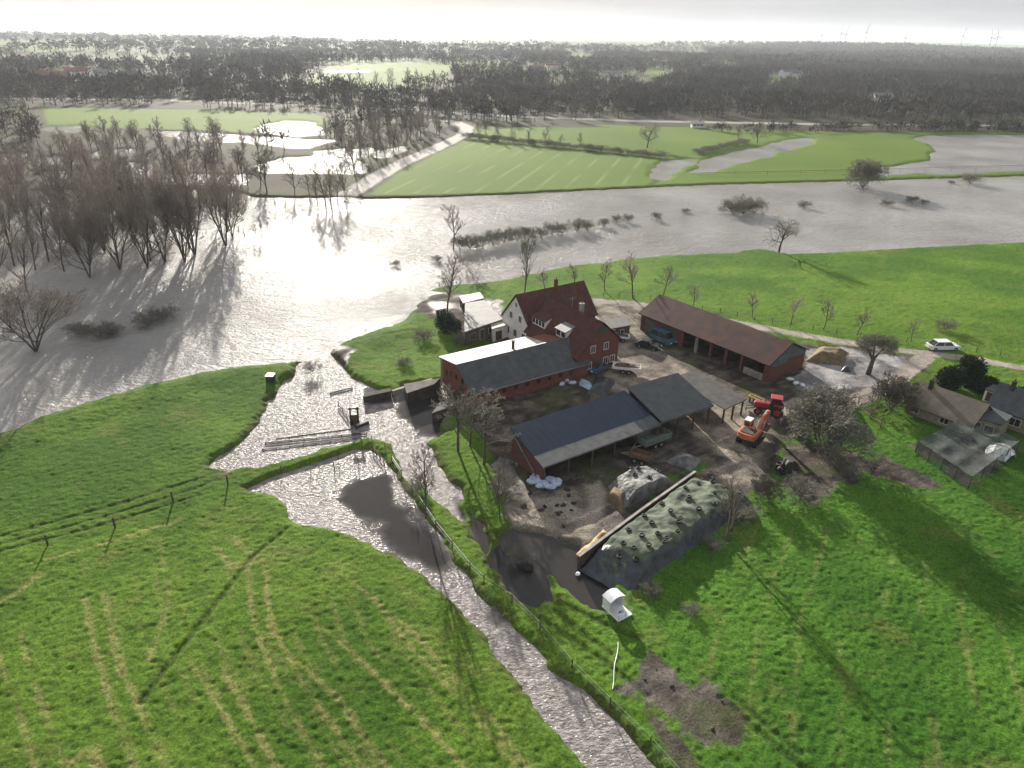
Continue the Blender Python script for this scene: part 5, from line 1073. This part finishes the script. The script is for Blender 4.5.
cloud(5200, [((-1.4, .3, 5.0), (1.5, 1.6, 1.4)), ((1.8, .2, 5.2), (1.7, 1.6, 1.2)), ((.2, .6, 5.6), (1.4, 1.3, 1.0)), ((2.9, .2, 4.2), (.8, .9, 1.3))], .05, 3, 'twigg', 'crown', pl, .5, 9)
def evergreen(px, py, lobes, label, n=9000, s=.16, name='conifer', cat='tree', mk='conifer'):
    p = P(px, py); t = thing(name, label, cat, (p[0], p[1], .4))
    MB().tube((0, 0, -.1), (0, 0, max(l[0][2] for l in lobes)), .2, .06, 7).build('trunk', M['bark'], t)
    cloud(n, lobes, s, int(px), mk, 'crown', t, .5, 1.6); return t
evergreen(968, 385, [((0, 0, 2.2), (1.9, 1.7, 2.6)), ((-.6, .6, 3.6), (1.2, 1.2, 1.2))], 'tall dark conifer beside the bungalow roof')
evergreen(947, 388, [((0, 0, 1.6), (2.0, 1.6, 2.0)), ((1.4, .5, 2.0), (1.2, 1.2, 1.6))], 'rounder dark evergreen left of the tall conifer')
evergreen(985, 392, [((0, 0, 1.2), (1.8, 1.4, 1.5))], 'low green evergreen bush right of the tall conifer', 3500, cat='bush', name='evergreen_bush')
evergreen(981, 424, [((0, 0, .8), (1.3, 1.0, 1.0))], 'green bush against the bungalow wall near the red boat', 2500, .14, cat='bush', name='evergreen_bush')
evergreen(447, 332, [((0, 0, 1.8), (1.6, 1.6, 2.2)), ((1.6, -.4, 1.3), (1.3, 1.3, 1.5)), ((-1.2, .8, 1.4), (1.1, 1.1, 1.4))], 'dark ivy-covered bush mass left of the flat garden building', 6000, .13, cat='bush', name='ivy_bush')
evergreen(1021, 398, [((0, 0, .9), (1.4, 1.0, 1.0))], 'garden bush in front of the dark roofed house', 2500, .14, cat='bush', name='evergreen_bush')
# --- small bushes and reeds
for px, py, tp, lab in ((405, 366, 357, 'single bramble bush where the flood breaks through'), (312, 372, 362, 'brown bush at the corner of the breached bank'), (425, 340, 328, 'scrubby bush at the river tip of the farm'),
        (466, 345, 330, 'bare bush on the lawn below the garden building'), (683, 322, 308, 'bush behind the middle of the barn roof'), (712, 322, 312, 'low bush behind the barn on the meadow edge'),
        (800, 498, 478, 'tangled bush beside the black tyre heap'), (836, 470, 450, 'bare bush under the big grey tree'), (742, 520, 505, 'low scrub at the corner of the silage clamp'),
        (650, 593, 583, 'weedy bush beside the concrete edge of the clamp'), (520, 560, 548, 'bush on the grass tongue above the puddle'), (416, 492, 478, 'scrubby bush on the bank between the ponds'),
        (505, 490, 476, 'bare bush at the near corner of the machine shed'), (848, 480, 470, 'scrub tuft on the muddy strip'), (945, 330, 318, 'bare roadside bush behind the white car'), (738, 455, 446, 'small bush between excavator and clamp'),
        (690, 612, 604, 'weed clump below the silage clamp'), (712, 548, 538, 'scrub patch under the round-crowned tree')):
    at(BUSHT, px, py, tp, lab, cat='bush', wide=1.5, group='scrub around the farm')
rows = [(460, 250, 236), (470, 249, 235), (482, 247, 234), (493, 245, 231), (504, 243, 229), (517, 241, 227), (528, 240, 227), (541, 238, 228), (552, 235, 222), (562, 234, 224), (577, 232, 219), (588, 231, 221), (604, 227, 219), (617, 223, 216), (628, 222, 215), (656, 220, 213)]
NTH = ['first', 'second', 'third', 'fourth', 'fifth', 'sixth', 'seventh', 'eighth', 'ninth', 'tenth', 'eleventh', 'twelfth', 'thirteenth', 'fourteenth', 'fifteenth', 'last']
for i, (px, py, tp) in enumerate(rows): at(BUSHT, px, py, tp-2, NTH[i]+' half-drowned bush from the left in the row across the river', cat='bush', wide=1.05, group='bushes in a row across the river', z=-.1)
for px, py, tp, lab in ((743, 214, 195, 'widest clump of drowned reeds in the middle of the river'), (733, 214, 199, 'left shoulder of the wide reed clump in the river'), (754, 213, 198, 'right shoulder of the wide reed clump in the river'), (804, 208, 200, 'small lone bush in mid river right of the wide clump'),
        (887, 206, 199, 'low bush in the river right of the round tree'), (912, 203, 195, 'spiky bush in the river near the right edge'), (924, 204, 199, 'tiny bush beside the spiky river bush'), (970, 184, 172, 'bush on the far dyke near the right edge'), (951, 184, 180, 'flat bush at the foot of the far dyke'), (686, 213, 208, 'faint tuft in the river below the far dyke corner'),
        (100, 338, 322, 'drowned bush nearest the left edge willow'), (112, 336, 323, 'drowned bush right of the one by the willow'), (148, 326, 311, 'drowned bush between the wood and the meadow'), (164, 320, 305, 'furthest right of the drowned bushes near the meadow'), (78, 335, 322, 'low drowned scrub at the foot of the willow'),
        (395, 266, 260, 'faint tuft in the bright water near the wood'), (437, 262, 255, 'faint tuft in the bright water near the farm tip')):
    at(BUSHT, px, py, tp, lab, cat='bush', wide=1.6, z=-.1)
# --- the flooded wood and the other woods: individuals first
def inpoly(pts, poly):
    return sdist(pts[:, 0], pts[:, 1], poly, .5) > 0
def scatter(poly_px, n, mind, seed, edge=0):
    poly = w2(poly_px, .3); g = np.random.default_rng(seed); lo, hi = poly.min(0), poly.max(0); out_ = []
    for _ in range(60):
        q = g.uniform(lo, hi, (n*4, 2)); q = q[inpoly(q, poly)]
        for a in q:
            if all((a[0]-b[0])**2+(a[1]-b[1])**2 > mind*mind for b in out_[-400:]): out_.append(a)
            if len(out_) >= n: return out_
    return out_
gw = 'bare trees of the flooded wood at the left'
W1 = scatter([(-60, 296), (30, 296), (95, 268), (150, 262), (190, 256), (222, 246), (246, 226), (228, 212), (130, 198), (-60, 200)], 56, 6, 11)
for i, (x, y) in enumerate(W1):
    hh = rnd.uniform(13, 22)
    plant(BIGT if i % 3 else WIL, x, y, hh, 'bare tree standing in water in the dense flooded wood at the left', group=gw, wide=rnd.uniform(.75, 1.0), z=-.1)
for px, py, tp, wd_ in ((165, 262, 160, 'fourth from its left end'), (195, 255, 148, 'sixth and tallest from its left end'), (185, 262, 170, 'fifth from its left end'), (148, 268, 178, 'third from its left end'), (226, 246, 150, 'at its right end by bright water'), (120, 270, 175, 'second from its left end'), (90, 278, 185, 'at its left end')):
    at(WIL, px, py, tp, 'willow in the front row of the flooded wood, '+wd_, group='front willows of the flooded wood', wide=.8, z=-.1)
for px, py, tp in ((257, 240, 222), (262, 239, 215), (269, 236, 222), (240, 240, 225), (246, 243, 228), (286, 214, 200), (312, 215, 192), (276, 212, 197)):
    at(YNG, px, py, tp, 'leafless trunk sticking out of the bright water', group='broken trunks in the bright water', wide=.5, z=-.1)
for px, py, tp in ((318, 206, 168), (326, 207, 160), (332, 210, 158), (338, 205, 165), (345, 203, 170), (310, 200, 172)):
    at(MID, px, py, tp, 'bare tree in the clump standing in water beside the lane end', group='tree clump in water beside the lane end', wide=.8, z=-.1)
for i, (x, y) in enumerate(scatter([(-40, 196), (240, 194), (300, 196), (262, 186), (255, 176), (150, 172), (-40, 176)], 42, 8, 12)):
    plant(MID, x, y, rnd.uniform(9, 15), 'bare tree in the scrubby wood behind the flooded one', group='second row of the flooded wood', wide=rnd.uniform(.8, 1.1))
for i, (x, y) in enumerate(scatter([(-40, 168), (60, 150), (130, 141), (240, 146), (262, 160), (150, 158), (-40, 174)], 40, 9, 13)):
    plant(MID, x, y, rnd.uniform(8, 13), 'bare tree in the belt between the wet meadows', group='belt of trees between the wet meadows', wide=rnd.uniform(.8, 1.2))
for i, (x, y) in enumerate(scatter([(322, 142), (400, 130), (452, 124), (440, 138), (400, 152), (350, 182), (338, 190), (352, 165), (330, 150)], 44, 7, 14)):
    plant(MID, x, y, rnd.uniform(9, 14), 'bare tree on the left side of the pale lane', group='trees along the pale lane', wide=rnd.uniform(.8, 1.1))
for px, py, tp in ((350, 92, 70), (362, 92, 68), (378, 91, 70), (392, 92, 67), (408, 92, 66), (420, 91, 68), (434, 90, 70), (306, 88, 70), (322, 88, 68), (338, 90, 69)):
    at(MID, px, py, tp, 'tall bare tree in the row before the bright far field', group='row of trees before the bright far field', wide=.8)
at(OAK, 647, 148, 122, 'round bare tree standing in the hedge right of the striped field', wide=1.1)
at(OAK, 757, 143, 122, 'dark bare tree at the bend of the flooded channel', wide=1.0)
at(OAK, 738, 141, 124, 'smaller bare tree beside the one at the channel bend', wide=.9)
for px, py, tp in ((498, 142, 124), (512, 143, 126), (528, 144, 128), (545, 145, 127), (478, 138, 118), (580, 148, 132), (486, 137, 116), (560, 146, 133)):
    at(MID, px, py, tp, 'bare tree in the hedge above the striped field', group='hedge trees above the striped field', wide=.9)
hb = [(470+i*9.5+rnd.uniform(-2, 2), 139+i*.95, 131+i*.95) for i in range(21)]+[(698+i*5, 154-i*1.1, 147-i*1.1) for i in range(10)]
for px, py, tp in hb: at(BUSHT, px, py, tp+rnd.uniform(0, 2), 'brown bush of the hedge between the far meadows', cat='bush', wide=1.9, group='hedge bushes between the far meadows')
# --- the far woods, which read as one mass
def low_tpl(n, seed, wdt=.035, squash=.5):
    g = np.random.default_rng(seed); d = g.normal(size=(n, 3)); d /= np.linalg.norm(d, axis=1)[:, None]
    c = np.array([0, 0, .58])+d*np.array([.30, .30, .36])*(g.random(n)**.5)[:, None]
    a = d*.7+np.array([0, 0, .8])+g.normal(size=(n, 3))*.35; a /= np.linalg.norm(a, axis=1)[:, None]; b = np.cross(a, g.normal(size=(n, 3))); b /= np.linalg.norm(b, axis=1)[:, None]
    l_ = g.uniform(.12, .30, n)[:, None]; w_ = wdt*g.uniform(.6, 1.4, n)[:, None]
    T = np.stack([c-a*l_*.5-b*w_*.5, c-a*l_*.5+b*w_*.5, c+a*l_*.5], 1)
    tr = np.array([[[-.02, 0, -.02], [.02, 0, -.02], [0, 0, .7]], [[0, -.02, -.02], [0, .02, -.02], [0, 0, .7]]])
    return np.concatenate([T, tr])
def mass(name, label, polys, spacing, h, mkey, seed, ntri, wdt=.035, dens=None, wide=1.0, avoid=True):
    g = np.random.default_rng(seed); pts = []
    for pp in polys:
        poly = w2(pp, .3); lo, hi = poly.min(0), poly.max(0); n = int((hi-lo).prod()/spacing**2)
        q = g.uniform(lo, hi, (n, 2)); q = q[inpoly(q, poly)]; pts.append(q)
    q = np.concatenate(pts)
    if avoid:
        k = np.ones(len(q), bool)
        for f_ in FIELDS[:]: k &= sdist(q[:, 0], q[:, 1], f_, 12) < -6
        k &= ldist(q[:, 0], q[:, 1], FARLANE, 12) > 7
        for f_ in FARROADS: k &= ldist(q[:, 0], q[:, 1], f_, 20) > 9
        for f_ in FARWATER: k &= sdist(q[:, 0], q[:, 1], f_, 12) < -2
        for hh in [o for o in bpy.data.objects if o.name.split('.')[0] == 'house']:
            d = np.array(hh.location[:2]); e = q-d; dist = np.hypot(*e.T); nrm = d/np.linalg.norm(d)
            across = np.abs(e[:, 0]*nrm[1]-e[:, 1]*nrm[0]); al = e@nrm
            k &= ~((across < 22) & (al < 12) & (al > -np.linalg.norm(d)*.13))
        q = q[k]
    if dens is not None: q = q[dens(q)]
    tp = np.stack([low_tpl(ntri, seed+i, wdt) for i in range(6)]); ty = g.integers(0, 6, len(q)); a = g.uniform(0, 6.28, len(q))
    s = h*g.uniform(.55, 1.25, len(q))*(1+.5*fbm(q[:, 0], q[:, 1], 120, 2, 6)); T = tp[ty]; x = T[..., 0]*wide; y = T[..., 1]*wide
    ca = np.cos(a)[:, None, None]; sa = np.sin(a)[:, None, None]; S = s[:, None, None]
    gz = ss(q[:, 1], 3500, 12000)*(26+fbm(q[:, 0], q[:, 1], 2600, 3, 51)*46)*(1-.4*ss(-q[:, 0], 0, 6000))+20*np.exp(-((q[:, 0]-1500)/900)**2-((q[:, 1]-3600)/500)**2)
    V = np.stack([(x*ca-y*sa)*S+q[:, 0][:, None, None], (x*sa+y*ca)*S+q[:, 1][:, None, None], T[..., 2]*S+.3+gz[:, None, None]], -1).reshape(-1, 3)
    o = mesh_np(name, V, np.arange(len(V)).reshape(-1, 3), M[mkey]); ta = o.data.attributes.new('tone', 'FLOAT', 'POINT'); ta.data.foreach_set('value', np.repeat(np.clip(g.random(len(q))*.6+.4*(fbm(q[:, 0], q[:, 1], 90, 2, 5)+.5), 0, 1), T.shape[1]*3).astype(np.float32)); print(name, len(q), len(V)//3)
    return tag(o, label, 'woodland', kind='stuff')
mass('woodland', 'dark wood filling the slope beyond the far road on the right', [[(740, 70), (800, 66), (900, 68), (1200, 72), (1300, 124), (1024, 123), (860, 121), (720, 119), (640, 117), (600, 108), (650, 96), (700, 84)]], 6.8, 12, 'darkwood', 21, 34, .05, wide=1.15)
mass('woodland', 'brown bare wood in the middle distance beyond the striped field', [[(330, 97), (440, 100), (480, 90), (640, 86), (740, 72), (720, 90), (640, 118), (560, 122), (500, 124), (475, 122), (452, 116), (330, 112), (200, 108), (-100, 104), (-100, 88), (150, 87)]], 7.0, 12, 'farwood', 22, 34, .05, wide=1.1, dens=lambda q: fbm(q[:, 0], q[:, 1], 110, 3, 117) > -.42)
mass('woodland', 'thin bare wood left of the lane between the flooded meadows', [[(320, 104), (460, 112), (452, 126), (400, 130), (330, 146), (325, 120)], [(-100, 110), (40, 112), (44, 150), (-100, 160)], [(250, 142), (330, 146), (345, 165), (265, 165)]], 9, 11, 'farwood', 23, 40, .045)
mass('woodland', 'dark hedge and tree belt along the far road', [[(690, 130), (860, 129), (1300, 124), (1300, 132), (1024, 134), (860, 132), (745, 134)]], 5, 6.5, 'darkwood', 24, 40, .07, wide=1.5, avoid=False)
mass('woodland', 'hazy woods and hedges reaching to the horizon', [[(-100, 52), (300, 52), (640, 56), (1200, 60), (1200, 76), (900, 68), (740, 70), (640, 86), (480, 92), (330, 98), (-100, 90)]], 13, 14, 'farwood', 25, 22, .075, dens=lambda q: fbm(q[:, 0], q[:, 1], 260, 3, 111) > -.13, wide=1.3)
mass('woodland', 'faint last woods along the horizon', [[(-100, 34), (300, 41), (600, 46), (1200, 56), (1200, 61), (640, 57), (300, 53), (-100, 53)]], 42, 19, 'farwood', 26, 14, .14, dens=lambda q: fbm(q[:, 0], q[:, 1], 700, 3, 113) > -.16, wide=2.2, avoid=False)
mass('woodland', 'dark wooded rise below the horizon on the right', [[(700, 50), (800, 49), (1200, 58), (1200, 74), (900, 70), (740, 70)]], 17, 16, 'darkwood', 27, 16, .09, dens=lambda q: fbm(q[:, 0], q[:, 1], 300, 3, 115) > -.22, wide=1.5)
# ------------------------------------------------------------------ haze
hz = MB().box((0, 6000, 65.5), (26000, 14000, 135)); 
hm = bpy.data.materials.new('haze'); hm.use_nodes = True; n = hm.node_tree.nodes; n.clear()
o_ = n.new('ShaderNodeOutputMaterial'); pv = n.new('ShaderNodeVolumePrincipled'); pv.inputs['Color'].default_value = (.84, .91, 1, 1); pv.inputs['Density'].default_value = HAZE; pv.inputs['Anisotropy'].default_value = .28
hm.node_tree.links.new(pv.outputs[0], o_.inputs['Volume'])
tag(hz.build('haze', hm), kind='stuff')
